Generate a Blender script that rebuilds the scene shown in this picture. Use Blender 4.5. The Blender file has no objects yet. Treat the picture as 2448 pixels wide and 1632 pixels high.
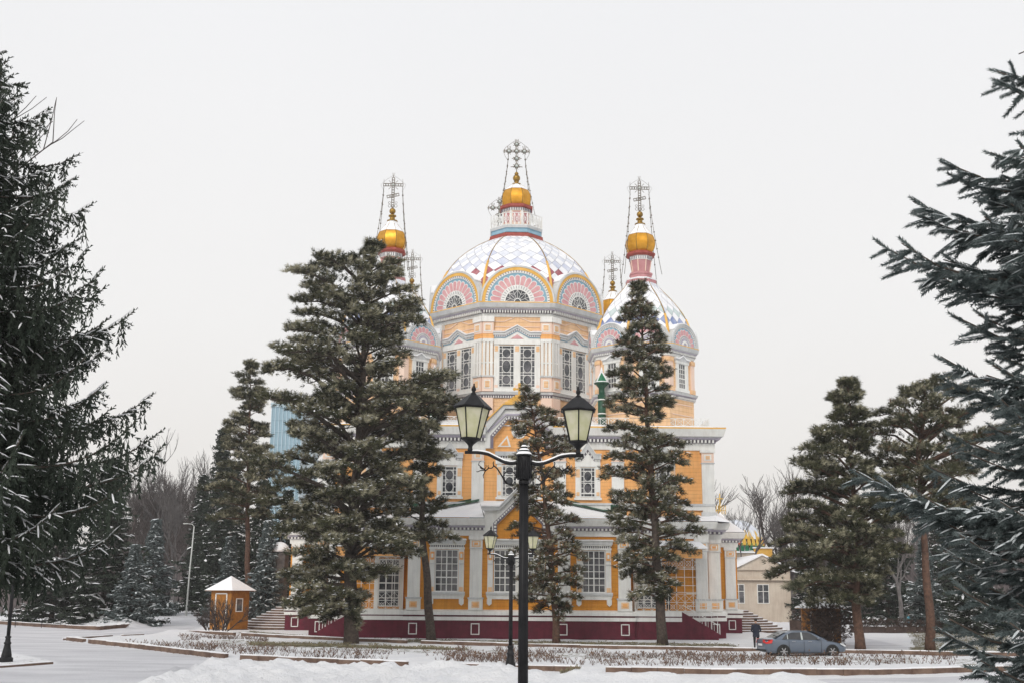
import bpy, bmesh, math, random
import numpy as np
from mathutils import Vector, Matrix
R = math.radians
PI = math.pi
scene = bpy.context.scene
col = scene.collection

# ------------------------------------------------------------------ camera
FPX = 2800.0
PITCH = math.atan(604.0/FPX)
CAMH = 3.3
ROLL = R(0.42)
camd = bpy.data.cameras.new('camera')
cam = bpy.data.objects.new('camera', camd)
col.objects.link(cam)
CM = Matrix.Translation((0, 0, CAMH)) @ Matrix.Rotation(PI/2+PITCH, 4, 'X') @ Matrix.Rotation(ROLL, 4, 'Z')
cam.matrix_world = CM
camd.sensor_width = 36
camd.lens = FPX/2448*36
camd.clip_end = 6000
camd.clip_start = 0.1
scene.camera = cam
CR = CM.to_3x3()
def ray(px, py):
    return CR @ Vector(((px-1224)/FPX, (816-py)/FPX, -1))
def W(px, py, Y):
    d = ray(px, py); s = Y/d.y
    return Vector((d.x*s, Y, CAMH+d.z*s))
def G(px, py, z=0.0):
    d = ray(px, py); s = (z-CAMH)/d.z
    return Vector((d.x*s, d.y*s, z))
K = 2448/2352.0      # scale of measured coordinates

# ------------------------------------------------------------------ materials
MATS = {}
def _new(name):
    m = bpy.data.materials.new(name); m.use_nodes = True
    nt = m.node_tree; b = nt.nodes['Principled BSDF']
    MATS[name] = m
    return m, nt, b
def mat(name, c1, c2=None, scale=4.0, rough=0.8, bump=0.0, bscale=None, metal=0.0, spec=0.3, planks=0.0, lo=0.35, hi=0.65, detail=6, streak=0.0):
    m, nt, b = _new(name)
    b.inputs['Roughness'].default_value = rough
    b.inputs['Metallic'].default_value = metal
    b.inputs['Specular IOR Level'].default_value = spec
    b.inputs['Base Color'].default_value = (*c1, 1)
    tc = nt.nodes.new('ShaderNodeTexCoord')
    colsock = None
    if c2 is not None:
        n = nt.nodes.new('ShaderNodeTexNoise'); n.inputs['Scale'].default_value = scale; n.inputs['Detail'].default_value = detail
        n.inputs['Roughness'].default_value = 0.65
        nt.links.new(tc.outputs['Object'], n.inputs['Vector'])
        r = nt.nodes.new('ShaderNodeValToRGB')
        r.color_ramp.elements[0].position = lo; r.color_ramp.elements[0].color = (*c1, 1)
        r.color_ramp.elements[1].position = hi; r.color_ramp.elements[1].color = (*c2, 1)
        nt.links.new(n.outputs['Fac'], r.inputs['Fac'])
        colsock = r.outputs['Color']
    hsock = None
    if planks:
        sx = nt.nodes.new('ShaderNodeSeparateXYZ'); nt.links.new(tc.outputs['Object'], sx.inputs[0])
        d = nt.nodes.new('ShaderNodeMath'); d.operation = 'DIVIDE'; d.inputs[1].default_value = planks
        nt.links.new(sx.outputs['Z'], d.inputs[0])
        f = nt.nodes.new('ShaderNodeMath'); f.operation = 'FRACT'; nt.links.new(d.outputs[0], f.inputs[0])
        g = nt.nodes.new('ShaderNodeMath'); g.operation = 'GREATER_THAN'; g.inputs[1].default_value = 0.1
        nt.links.new(f.outputs[0], g.inputs[0])
        if colsock:
            mx = nt.nodes.new('ShaderNodeMixRGB'); mx.blend_type = 'MULTIPLY'; mx.inputs[0].default_value = 0.16
            nt.links.new(colsock, mx.inputs[1]); nt.links.new(g.outputs[0], mx.inputs[2]); colsock = mx.outputs[0]
        hsock = g.outputs[0]
    if streak and colsock:
        mp=nt.nodes.new('ShaderNodeMapping'); mp.inputs['Scale'].default_value=(2.2,2.2,.22); nt.links.new(tc.outputs['Object'],mp.inputs[0])
        n3=nt.nodes.new('ShaderNodeTexNoise'); n3.inputs['Scale'].default_value=1.6; n3.inputs['Detail'].default_value=8; n3.inputs['Roughness'].default_value=.7; nt.links.new(mp.outputs[0],n3.inputs['Vector'])
        r3=nt.nodes.new('ShaderNodeValToRGB'); r3.color_ramp.elements[0].position=.30; r3.color_ramp.elements[0].color=(.55,.50,.44,1); r3.color_ramp.elements[1].position=.56; r3.color_ramp.elements[1].color=(1,1,1,1); nt.links.new(n3.outputs['Fac'],r3.inputs[0])
        mm=nt.nodes.new('ShaderNodeMixRGB'); mm.blend_type='MULTIPLY'; mm.inputs[0].default_value=streak; nt.links.new(colsock,mm.inputs[1]); nt.links.new(r3.outputs[0],mm.inputs[2]); colsock=mm.outputs[0]
    if colsock: nt.links.new(colsock, b.inputs['Base Color'])
    if bump:
        n2 = nt.nodes.new('ShaderNodeTexNoise'); n2.inputs['Scale'].default_value = bscale or scale*4; n2.inputs['Detail'].default_value = 5
        nt.links.new(tc.outputs['Object'], n2.inputs['Vector'])
        bp = nt.nodes.new('ShaderNodeBump'); bp.inputs['Strength'].default_value = 1.0; bp.inputs['Distance'].default_value = bump
        h = n2.outputs['Fac']
        if hsock:
            ad = nt.nodes.new('ShaderNodeMath'); ad.operation = 'ADD'
            nt.links.new(n2.outputs['Fac'], ad.inputs[0]); nt.links.new(hsock, ad.inputs[1]); h = ad.outputs[0]
        nt.links.new(h, bp.inputs['Height']); nt.links.new(bp.outputs[0], b.inputs['Normal'])
    return m
mat('snow', (0.84,0.85,0.87), (0.9,0.9,0.91), 1.5, 0.75, 0.04, 6, spec=0.25)
mat('orange_deep', (0.66,0.26,0.028), (0.78,0.35,0.055), 0.7, 0.7, 0.01, 8, planks=0.3, streak=.4)
mat('orange_mid', (0.88,0.43,0.145), (0.92,0.50,0.20), 0.7, 0.7, 0.01, 8, planks=0.3, streak=.4)
mat('peach', (0.82,0.52,0.28), (0.88,0.60,0.37), 0.6, 0.7, 0.01, 8, planks=0.35, streak=.35)
mat('pink_pale', (0.82,0.60,0.48), (0.84,0.66,0.55), 0.8, 0.7)
mat('white_paint', (0.76,0.77,0.75), (0.86,0.86,0.83), 0.9, 0.6, 0.004, 12, streak=.3)
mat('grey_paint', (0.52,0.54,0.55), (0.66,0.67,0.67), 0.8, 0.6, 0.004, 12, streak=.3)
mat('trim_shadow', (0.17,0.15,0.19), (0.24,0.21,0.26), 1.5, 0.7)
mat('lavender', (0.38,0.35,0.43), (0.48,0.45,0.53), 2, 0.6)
mat('blue_trim', (0.20,0.36,0.46), (0.28,0.44,0.54), 2, 0.6)
mat('pink', (0.60,0.29,0.31), (0.72,0.42,0.43), 1.5, 0.6)
mat('pink_neck', (0.46,0.20,0.21), (0.56,0.29,0.30), 1.5, 0.6)
mat('brick_red', (0.26,0.05,0.04), (0.38,0.09,0.07), 2, 0.6)
mat('crimson', (0.085,0.008,0.02), (0.14,0.014,0.032), 1.5, 0.45, 0.003, 20, streak=.5)
mat('green_roof', (0.015,0.06,0.035), (0.03,0.10,0.06), 2, 0.45)
mat('green_bright', (0.015,0.14,0.07), (0.03,0.2,0.1), 2, 0.45)
mat('gold', (0.56,0.26,0.02), (0.74,0.38,0.05), 1.6, 0.38, 0.01, 3, metal=0.7)
mat('gold_dark', (0.24,0.14,0.03), (0.4,0.24,0.05), 2, 0.4, metal=0.7)
mat('gold_paint', (0.70,0.38,0.06), (0.80,0.48,0.13), 2, 0.5)
mat('iron_grey', (0.12,0.105,0.085), (0.20,0.17,0.14), 3, 0.5, metal=0.3)
mat('silver', (0.42,0.46,0.44), (0.55,0.58,0.56), 3, 0.35, metal=0.4)
mat('glass_dark', (0.03,0.035,0.042), (0.17,0.165,0.18), 1.1, 0.10, spec=0.7, lo=.42, hi=.68)  # lighter noise patches paint uneven reflections and pale curtains into the glass colour
mat('tile_white', (0.80,0.81,0.84), (0.9,0.9,0.92), 1.2, 0.45, spec=0.4)
mat('tile_lavender', (0.50,0.54,0.68), (0.70,0.72,0.80), 1.2, 0.4, spec=0.4)
mat('tile_pale', (0.60,0.63,0.71), (0.78,0.80,0.85), 1.2, 0.4, spec=0.4)
mat('tile_crimson', (0.28,0.04,0.06), (0.50,0.22,0.24), 1.2, 0.4, spec=0.4)
mat('tile_blue', (0.08,0.14,0.38), (0.35,0.40,0.58), 1.2, 0.4, spec=0.4)
mat('tile_green', (0.42,0.54,0.53), (0.66,0.72,0.72), 1.2, 0.4, spec=0.4)
mat('tile_gap', (0.28,0.29,0.34), (0.36,0.37,0.42), 2, 0.6)
mat('wood_orange', (0.26,0.10,0.015), (0.42,0.18,0.03), 2.5, 0.6, 0.006, 14, planks=0.2)
mat('lamp_black', (0.006,0.006,0.007), (0.016,0.016,0.018), 6, 0.5, 0.002, 60, spec=0.22)
mat('bark', (0.045,0.035,0.030), (0.11,0.085,0.07), 6, 0.95, 0.03, 10)
mat('bark_red', (0.065,0.038,0.028), (0.15,0.085,0.06), 5, 0.95, 0.02, 10)
mat('bark_pale', (0.08,0.075,0.075), (0.17,0.155,0.15), 3, 0.95)
mat('twig', (0.05,0.04,0.038), (0.09,0.07,0.065), 3, 0.95)
mat('stem', (0.085,0.05,0.04), (0.19,0.13,0.10), 3, 0.95)
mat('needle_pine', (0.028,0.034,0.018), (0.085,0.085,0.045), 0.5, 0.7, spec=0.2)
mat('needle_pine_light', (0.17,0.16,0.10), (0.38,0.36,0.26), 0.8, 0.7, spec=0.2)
mat('needle_brown', (0.11,0.06,0.035), (0.16,0.10,0.06), 0.8, 0.8, spec=0.2)
mat('needle_spruce', (0.015,0.024,0.017), (0.052,0.066,0.048), 1.0, 0.7, spec=0.2)
mat('needle_blue', (0.035,0.050,0.049), (0.16,0.19,0.19), 9, 0.7, spec=0.2)
mat('frost', (0.42,0.47,0.48), (0.72,0.75,0.77), 8, 0.8)
mat('kerb_stone', (0.10,0.062,0.048), (0.20,0.135,0.10), 1.5, 0.85, 0.01, 20)
mat('beige_wall', (0.55,0.47,0.39), (0.64,0.57,0.48), 0.6, 0.85, 0.01, 8, streak=.35)
mat('pole_pale', (0.5,0.52,0.5), (0.6,0.62,0.6), 2, 0.5)
mat('dark_metal', (0.02,0.02,0.022), (0.05,0.05,0.055), 3, 0.5)
mat('hedge_brown', (0.05,0.035,0.03), (0.10,0.07,0.06), 2, 0.95)

def glassmat():
    m, nt, b = _new('lantern_glass')
    b.inputs['Base Color'].default_value = (0.72,0.70,0.48,1)
    b.inputs['Roughness'].default_value = 0.45
    tc = nt.nodes.new('ShaderNodeTexCoord'); n = nt.nodes.new('ShaderNodeTexNoise'); n.inputs['Scale'].default_value = 5
    nt.links.new(tc.outputs['Object'], n.inputs['Vector'])
    r = nt.nodes.new('ShaderNodeValToRGB')
    r.color_ramp.elements[0].position=.35; r.color_ramp.elements[0].color=(0.74,0.74,0.48,1)
    r.color_ramp.elements[1].position=.65; r.color_ramp.elements[1].color=(0.90,0.87,0.70,1)
    nt.links.new(n.outputs['Fac'], r.inputs['Fac']); nt.links.new(r.outputs[0], b.inputs['Base Color'])
    tr = nt.nodes.new('ShaderNodeBsdfTranslucent'); nt.links.new(r.outputs[0], tr.inputs['Color'])
    mx = nt.nodes.new('ShaderNodeMixShader'); mx.inputs[0].default_value = 0.55
    nt.links.new(b.outputs[0], mx.inputs[1]); nt.links.new(tr.outputs[0], mx.inputs[2])
    nt.links.new(mx.outputs[0], nt.nodes['Material Output'].inputs['Surface'])
glassmat()

# ------------------------------------------------------------------ mesh builder
class MB:
    def __init__(s): s.v=[]; s.f=[]; s.m=[]; s.mats=[]; s.M=None; s.sm=[]
    def mi(s, n):
        if n not in s.mats: s.mats.append(n)
        return s.mats.index(n)
    def add(s, vs, fs, m, smooth=False):
        o = len(s.v); k = s.mi(m)
        if s.M is not None: vs = [s.M @ Vector(p) for p in vs]
        s.v.extend([tuple(p) for p in vs])
        for f in fs: s.f.append(tuple(i+o for i in f)); s.m.append(k); s.sm.append(smooth)
    def box(s, a, b, m):
        x0,y0,z0=a; x1,y1,z1=b
        s.add([(x0,y0,z0),(x1,y0,z0),(x1,y1,z0),(x0,y1,z0),(x0,y0,z1),(x1,y0,z1),(x1,y1,z1),(x0,y1,z1)],
              [(0,3,2,1),(4,5,6,7),(0,1,5,4),(1,2,6,5),(2,3,7,6),(3,0,4,7)], m)
    def fb(s, u0, u1, z0, z1, d0, d1, m):        # facade box: u along wall, d outwards (-y)
        s.box((u0,-d1,z0),(u1,-d0,z1),m)
    def plate(s, poly, d0, d1, m):               # polygon (u,z) extruded d0..d1
        n=len(poly)
        vs=[(u,-d1,z) for u,z in poly]+[(u,-d0,z) for u,z in poly]
        fs=[tuple(range(n)),tuple(range(2*n-1,n-1,-1))]+[(i,i+n,(i+1)%n+n,(i+1)%n) for i in range(n)]
        s.add(vs,fs,m)
    def arch(s, u0, z0, r0, r1, d0, d1, m, n=24, a0=0.0, a1=PI, sm=False):
        vs=[];fs=[]
        for i in range(n+1):
            a=a0+(a1-a0)*i/n; c=math.cos(a); q=math.sin(a)
            vs+=[(u0+r0*c,-d1,z0+r0*q),(u0+r1*c,-d1,z0+r1*q),(u0+r1*c,-d0,z0+r1*q),(u0+r0*c,-d0,z0+r0*q)]
        for i in range(n):
            b=4*i
            for j in range(4): fs.append((b+j,b+(j+1)%4,b+4+(j+1)%4,b+4+j))
        fs+= [(0,3,2,1),(4*n,4*n+1,4*n+2,4*n+3)]
        s.add(vs,fs,m,sm)
    def disc(s,u0,z0,r,d0,d1,m,n=24,a0=0.0,a1=PI):
        s.plate([(u0+r*math.cos(a0+(a1-a0)*i/n),z0+r*math.sin(a0+(a1-a0)*i/n)) for i in range(n+1)],d0,d1,m)
    def bar(s, p, q, w, m, h=None):              # thin square bar between points
        p=Vector(p); q=Vector(q); d=(q-p)
        if d.length<1e-6: return
        d.normalize(); up=Vector((0,0,1)) if abs(d.z)<.9 else Vector((1,0,0))
        a=d.cross(up).normalized()*(w/2); b=a.cross(d).normalized()*((h or w)/2)
        vs=[p+a+b,p-a+b,p-a-b,p+a-b,q+a+b,q-a+b,q-a-b,q+a-b]
        s.add(vs,[(0,1,2,3),(7,6,5,4),(0,4,5,1),(1,5,6,2),(2,6,7,3),(3,7,4,0)],m)
    def tube(s, pts, rr, m, n=6, closed=False, sm=True, cap=True):
        pts=[Vector(p) for p in pts]; k=len(pts)
        if not hasattr(rr,'__len__'): rr=[rr]*k
        vs=[];fs=[]; ref=Vector((0.13,0.31,0.94))
        for i,p in enumerate(pts):
            if closed: t=pts[(i+1)%k]-pts[i-1]
            else: t=pts[min(i+1,k-1)]-pts[max(i-1,0)]
            if t.length<1e-9: t=Vector((0,0,1))
            t.normalize()
            if abs(t.dot(ref))>.95: ref=Vector((0.9,0.2,0.1))
            a=t.cross(ref).normalized(); b=t.cross(a)
            ref = b.cross(t)*-1 if False else ref
            for j in range(n):
                w=2*PI*j/n; vs.append(p+(a*math.cos(w)+b*math.sin(w))*rr[i])
        L=k if closed else k-1
        for i in range(L):
            i2=(i+1)%k
            for j in range(n): fs.append((i*n+j,i*n+(j+1)%n,i2*n+(j+1)%n,i2*n+j))
        if cap and not closed: fs.append(tuple(range(n-1,-1,-1))); fs.append(tuple((k-1)*n+j for j in range(n)))
        s.add(vs,fs,m,sm)
    def lathe(s, prof, m, n=16, c=(0,0,0), ph=0.0, oct=False, sm=True, mfun=None, cap=True):
        if oct: n=8; ph=PI/8; sm=False
        q=1/math.cos(PI/8) if oct else 1
        vs=[]
        for r,z in prof:
            for j in range(n):
                a=ph+2*PI*j/n; vs.append((c[0]+r*q*math.cos(a),c[1]+r*q*math.sin(a),c[2]+z))
        for i in range(len(prof)-1):
            fs=[(i*n+j,i*n+(j+1)%n,(i+1)*n+(j+1)%n,(i+1)*n+j) for j in range(n)]
            if i==0: base=len(s.v); s.add(vs,fs,mfun(i) if mfun else m,sm)
            else:
                k=s.mi(mfun(i) if mfun else m)
                for f in fs: s.f.append(tuple(t+base for t in f)); s.m.append(k); s.sm.append(sm)
        if cap:
            k=s.mi(mfun(0) if mfun else m); s.f.append(tuple(base+j for j in range(n-1,-1,-1))); s.m.append(k); s.sm.append(False)
            k=s.mi(mfun(len(prof)-2) if mfun else m); s.f.append(tuple(base+(len(prof)-1)*n+j for j in range(n))); s.m.append(k); s.sm.append(False)
    def sweep(s, poly, prof, m, closed=True, mf=None):   # poly CCW (x,y); prof [(d,z)]
        n=len(poly); P=[Vector(p) for p in poly]; offs=[]
        for i in range(n):
            if closed or 0<i<n-1:
                e0=(P[i]-P[i-1]).normalized(); e1=(P[(i+1)%n]-P[i]).normalized()
            elif i==0: e0=e1=(P[1]-P[0]).normalized()
            else: e0=e1=(P[i]-P[i-1]).normalized()
            n0=Vector((e0.y,-e0.x)); n1=Vector((e1.y,-e1.x)); b=(n0+n1)
            b=b/ max(.2,(1+n0.dot(n1))); offs.append(b)
        k=len(prof); vs=[]
        for i in range(n):
            for d,z in prof: vs.append((P[i].x+offs[i].x*d,P[i].y+offs[i].y*d,z))
        L=n if closed else n-1
        for j in range(k-1):
            fs=[]
            for i in range(L):
                i2=(i+1)%n; fs.append((i*k+j,i2*k+j,i2*k+j+1,i*k+j+1))
            mm=mf[j] if mf else m
            if j==0: base=len(s.v); s.add(vs,fs,mm)
            else:
                kk=s.mi(mm)
                for f in fs: s.f.append(tuple(t+base for t in f)); s.m.append(kk); s.sm.append(False)
        if not closed:
            kk=s.mi(m); s.f.append(tuple(base+j for j in range(k))); s.m.append(kk); s.sm.append(False)
            s.f.append(tuple(base+(n-1)*k+j for j in range(k-1,-1,-1))); s.m.append(kk); s.sm.append(False)
    def mesh(s, name):
        me=bpy.data.meshes.new(name); me.from_pydata(s.v,[],s.f)
        for n in s.mats: me.materials.append(MATS[n])
        me.polygons.foreach_set('material_index',s.m); me.polygons.foreach_set('use_smooth',s.sm)
        me.update(); return me
    def build(s, name, parent=None, loc=None, rz=None):
        o=bpy.data.objects.new(name,s.mesh(name)); col.objects.link(o)
        if parent is not None: o.parent=parent
        if loc is not None: o.location=loc
        if rz is not None: o.rotation_euler.z=rz
        return o
def inst(o, parent=None, loc=None, rz=None, name=None):
    c=o.copy(); col.objects.link(c)
    if parent is not None: c.parent=parent
    if loc is not None: c.location=loc
    if rz is not None: c.rotation_euler.z=rz
    return c
def copy_tree(o, parent=None):
    c=o.copy(); col.objects.link(c); c.parent=parent
    for ch in list(o.children): copy_tree(ch,c)
    return c
def tag(o, label=None, cat=None, group=None, kind=None):
    if label: o['label']=label
    if cat: o['category']=cat
    if group: o['group']=group
    if kind: o['kind']=kind
    return o
def empty(name, loc, rz=0.0):
    o=bpy.data.objects.new(name,None); col.objects.link(o); o.location=loc; o.rotation_euler=(0,0,rz); o.empty_display_size=.3
    return o
def np_mesh(name, V, F, mi, mats):
    me=bpy.data.meshes.new(name); n=len(V); m=len(F)
    me.vertices.add(n); me.vertices.foreach_set('co',np.asarray(V,dtype=np.float32).ravel())
    me.loops.add(3*m); me.loops.foreach_set('vertex_index',np.asarray(F,dtype=np.int32).ravel())
    me.polygons.add(m); me.polygons.foreach_set('loop_start',np.arange(0,3*m,3,dtype=np.int32))
    me.polygons.foreach_set('material_index',np.asarray(mi,dtype=np.int32))
    for k in mats: me.materials.append(MATS[k])
    me.update(calc_edges=True); me.validate(); return me
# ------------------------------------------------------------------ cathedral
AX = W(1233, 700, 112.5).x
CY = 112.5
cath = empty('cathedral', (AX, CY, 0), R(1.0))
tag(cath, 'orange and white wooden cathedral with golden onion domes, diamond tiled cupolas and a crimson base', 'cathedral')
T8 = math.tan(PI/8)
def dentils(mb, u0, u1, z0, z1, d0, d1, sp, m, w=None):
    n=max(1,int((u1-u0)/sp)); w=w or sp*.5
    for i in range(n):
        u=u0+(i+.5)*(u1-u0)/n; mb.fb(u-w/2,u+w/2,z0,z1,d0,d1,m)
def edge_mat(p, q):       # facade frame along wall edge p->q (outward = right of direction)
    p=Vector((p[0],p[1],0)); q=Vector((q[0],q[1],0)); e=(q-p); L=e.length; e.normalize()
    n=Vector((e.y,-e.x,0))
    M=Matrix(((e.x,-n.x,0,p.x),(e.y,-n.y,0,p.y),(0,0,1,0),(0,0,0,1)))
    return M, L
def mirror_poly(half):    # half: right side points starting front going back; returns CCW poly
    left=[(-x,y) for x,y in reversed(half)]
    return left+half
lowH=[(8.6,-20.5),(8.6,-18.2),(15.0,-18.2),(15.0,-17.0),(16.25,-17.0),(16.25,-2.5),(20.6,-2.5),(20.6,5.5),(16.25,5.5),(16.25,19)]
lowP=mirror_poly(lowH)
ci=len(lowH)
# plinth
mb=MB()
mb.sweep(lowP,[(0.25,0),(0.25,1.35)],'crimson')
mb.sweep(lowP,[(0.25,1.35),(0.33,1.36),(0.33,1.62),(0.25,1.63)],'white_paint')
mb.sweep(lowP,[(0.25,1.63),(0.25,1.75)],'crimson')
mb.sweep(lowP,[(0.25,1.75),(0.38,1.76),(0.38,2.02),(0.0,2.16)],'white_paint')
mb.build('plinth',cath)
for u in (-8.1,-3.35,3.35,8.1,15.7,-15.7,19.95,-19.95):
    mb=MB(); y = 20.5 if abs(u)<9 else (17.0 if abs(u)<17 else 2.5)
    y+=.25
    a=.33
    for b in ((u-a,u-a+.07,.3,1.15),(u+a-.07,u+a,.3,1.15),(u-a,u+a,.3,.37),(u-a,u+a,1.08,1.15)):
        mb.fb(b[0],b[1],b[2],b[3],y,y+.04,'white_paint')
    mb.build('plinth_panel',cath)
# lower wall
mb=MB(); mb.sweep(lowP,[(0,2.1),(0,8.3)],'orange_deep'); mb.build('lower_wall',cath)
# lower cornice (skips pointed gable opening at front centre)
def cornice(mb, pts, closed, z0, z1, proj, sp, gold='gold_paint'):
    h=z1-z0
    prof=[(0.0,z0-.02),(0.12,z0),(0.14,z0+.30*h),(0.2,z0+.32*h),(0.2,z0+.46*h),(proj*.55,z0+.48*h),(proj*.62,z0+.56*h),(proj*.8,z0+.60*h),(proj,z0+.93*h),(proj,z0+h),(0,z0+h+.03)]
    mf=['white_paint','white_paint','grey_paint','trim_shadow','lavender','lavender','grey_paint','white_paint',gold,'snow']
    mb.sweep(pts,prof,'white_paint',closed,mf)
    n=len(pts); L=n if closed else n-1
    for i in range(L):
        p=pts[i]; q=pts[(i+1)%n]; M,l=edge_mat(p,q)
        if l<.4: continue
        if max(p[1],q[1])>10 : continue
        mb.M=M; dentils(mb,-.1,l+.1,z0+.335*h,z0+.46*h,.2,proj*.5,sp,'white_paint'); mb.M=None
mb=MB()
half=[(2.7,-20.5)]+lowH
cr=half
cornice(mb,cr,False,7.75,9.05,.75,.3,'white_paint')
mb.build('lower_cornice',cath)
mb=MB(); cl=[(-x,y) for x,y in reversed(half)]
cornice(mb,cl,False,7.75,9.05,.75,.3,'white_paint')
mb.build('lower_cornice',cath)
# pilasters
def pilaster(mb, u, w, zb, zc, zt, capm='white_paint', inset='gold_paint', d=0.22):
    h=w/2
    mb.fb(u-h-.08,u+h+.08,zb,zb+.85,.0,d+.10,'white_paint')
    mb.fb(u-h*.62,u+h*.62,zb+.2,zb+.66,d+.10,d+.13,'peach'); mb.fb(u-h*.36,u+h*.36,zb+.3,zb+.56,d+.13,d+.15,'orange_mid')
    mb.fb(u-h-.14,u+h+.14,zb+.85,zb+.97,.0,d+.16,'grey_paint')
    mb.fb(u-h,u+h,zb+.97,zc,.0,d,'white_paint')
    mb.fb(u-h-.06,u+h+.06,zc,zc+.05,0,d+.07,'grey_paint')
    mb.fb(u-h-.02,u+h+.02,zc+.05,zt-.3,.0,d+.04,'white_paint')
    k=(zt-.3-zc-.05)
    mb.fb(u-h*.72,u+h*.72,zc+.05+.14*k,zc+.05+.86*k,d+.04,d+.07,'peach')
    mb.fb(u-h*.5,u+h*.5,zc+.05+.28*k,zc+.05+.72*k,d+.07,d+.09,'white_paint')
    mb.fb(u-h*.32,u+h*.32,zc+.05+.36*k,zc+.05+.64*k,d+.09,d+.11,'orange_mid')
    mb.fb(u-h-.1,u+h+.1,zt-.3,zt,.0,d+.12,'white_paint')
def place_front(mb, y): mb.M=Matrix.Translation((0,y,0))
for u,y in ((-8.1,-20.5),(-3.35,-20.5),(3.45,-20.5),(8.1,-20.5),(14.5,-18.2),(-14.5,-18.2),(15.72,-17.0),(-15.72,-17.0),(19.95,-2.5),(-19.95,-2.5),(16.9,-2.5),(-16.9,-2.5)):
    if abs(u)==16.9: continue
    mb=MB(); place_front(mb,y); pilaster(mb,u,.95,2.1,6.75,7.75); mb.build('pilaster',cath)
# side pilasters along right/left flanks
for sx in (1,-1):
    for yy in (-15.5,-9,-4):
        mb=MB()
        M,_=edge_mat((16.25,-17.0),(16.25,-2.5)) if sx>0 else edge_mat((-16.25,-2.5),(-16.25,-17.0))
        mb.M=M; u=(yy+17.0) if sx>0 else (-2.5-yy)
        pilaster(mb,u,.95,2.1,6.75,7.75); mb.build('pilaster',cath)
# windows -------------------------------------------------------------
def win_grid(u, z0, z1, w, nx, ny, mdepth=.10):
    f=MB(); g=MB()
    t=.07; h=w/2
    f.fb(u-h-t,u-h,z0-t,z1+t,-.02,mdepth,'white_paint'); f.fb(u+h,u+h+t,z0-t,z1+t,-.02,mdepth,'white_paint')
    f.fb(u-h,u+h,z0-t,z0,-.02,mdepth,'white_paint'); f.fb(u-h,u+h,z1,z1+t,-.02,mdepth,'white_paint')
    for i in range(1,nx):
        x=u-h+w*i/nx; b=.045 if i*2==nx else .024
        f.fb(x-b,x+b,z0,z1,.03,.07,'white_paint')
    for j in range(1,ny):
        z=z0+(z1-z0)*j/ny; b=.026 if j!=2 else .045
        f.fb(u-h,u+h,z-b,z+b,.028,.066,'white_paint')
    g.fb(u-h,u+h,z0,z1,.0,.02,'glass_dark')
    return f,g
def win_oval(u, z0, z1, w, zones):
    f=MB(); g=MB(); t=.07; h=w/2; d=.10
    f.fb(u-h-t,u-h,z0-t,z1+t,-.02,d,'white_paint'); f.fb(u+h,u+h+t,z0-t,z1+t,-.02,d,'white_paint')
    f.fb(u-h,u+h,z0-t,z0,-.02,d,'white_paint'); f.fb(u-h,u+h,z1,z1+t,-.02,d,'white_paint')
    b=.022; xi=h*.60
    for x in (u-xi,u+xi): f.fb(x-b,x+b,z0,z1,.03,.07,'white_paint')
    H=z1-z0
    for a,c,kind in zones:
        za=z0+H*a; zc=z0+H*c
        f.fb(u-h,u+h,za-b,za+b,.028,.066,'white_paint'); f.fb(u-h,u+h,zc-b,zc+b,.028,.066,'white_paint')
        if kind:
            rz=(zc-za)/2; zm=(za+zc)/2; rx=xi
            f.tube([(u+rx*math.cos(q*PI/8),-.05,zm+rz*math.sin(q*PI/8)) for q in range(16)],.026,'white_paint',4,True)
            f.fb(u-h,u-xi,zm-b,zm+b,.028,.066,'white_paint'); f.fb(u+xi,u+h,zm-b,zm+b,.028,.066,'white_paint')
            for sx in (-1,1):
                for sz in (-1,1):
                    f.bar((u+sx*rx*.62,-.05,zm+sz*rz*.80),(u+sx*xi,-.05,zm+sz*rz),.035,'white_paint')
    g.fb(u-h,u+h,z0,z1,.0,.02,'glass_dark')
    return f,g
def put_win(fg, M=None, loc=None, rz=None, parent=None):
    f,g=fg
    if M is not None: f.M=None
    o=f.build('window',parent or cath,loc,rz); p=g.build('pane',o)
    return o
def shift(fg,y):
    for m in fg: m.v=[(a,b+y,c) for a,b,c in m.v]
    return fg
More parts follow.
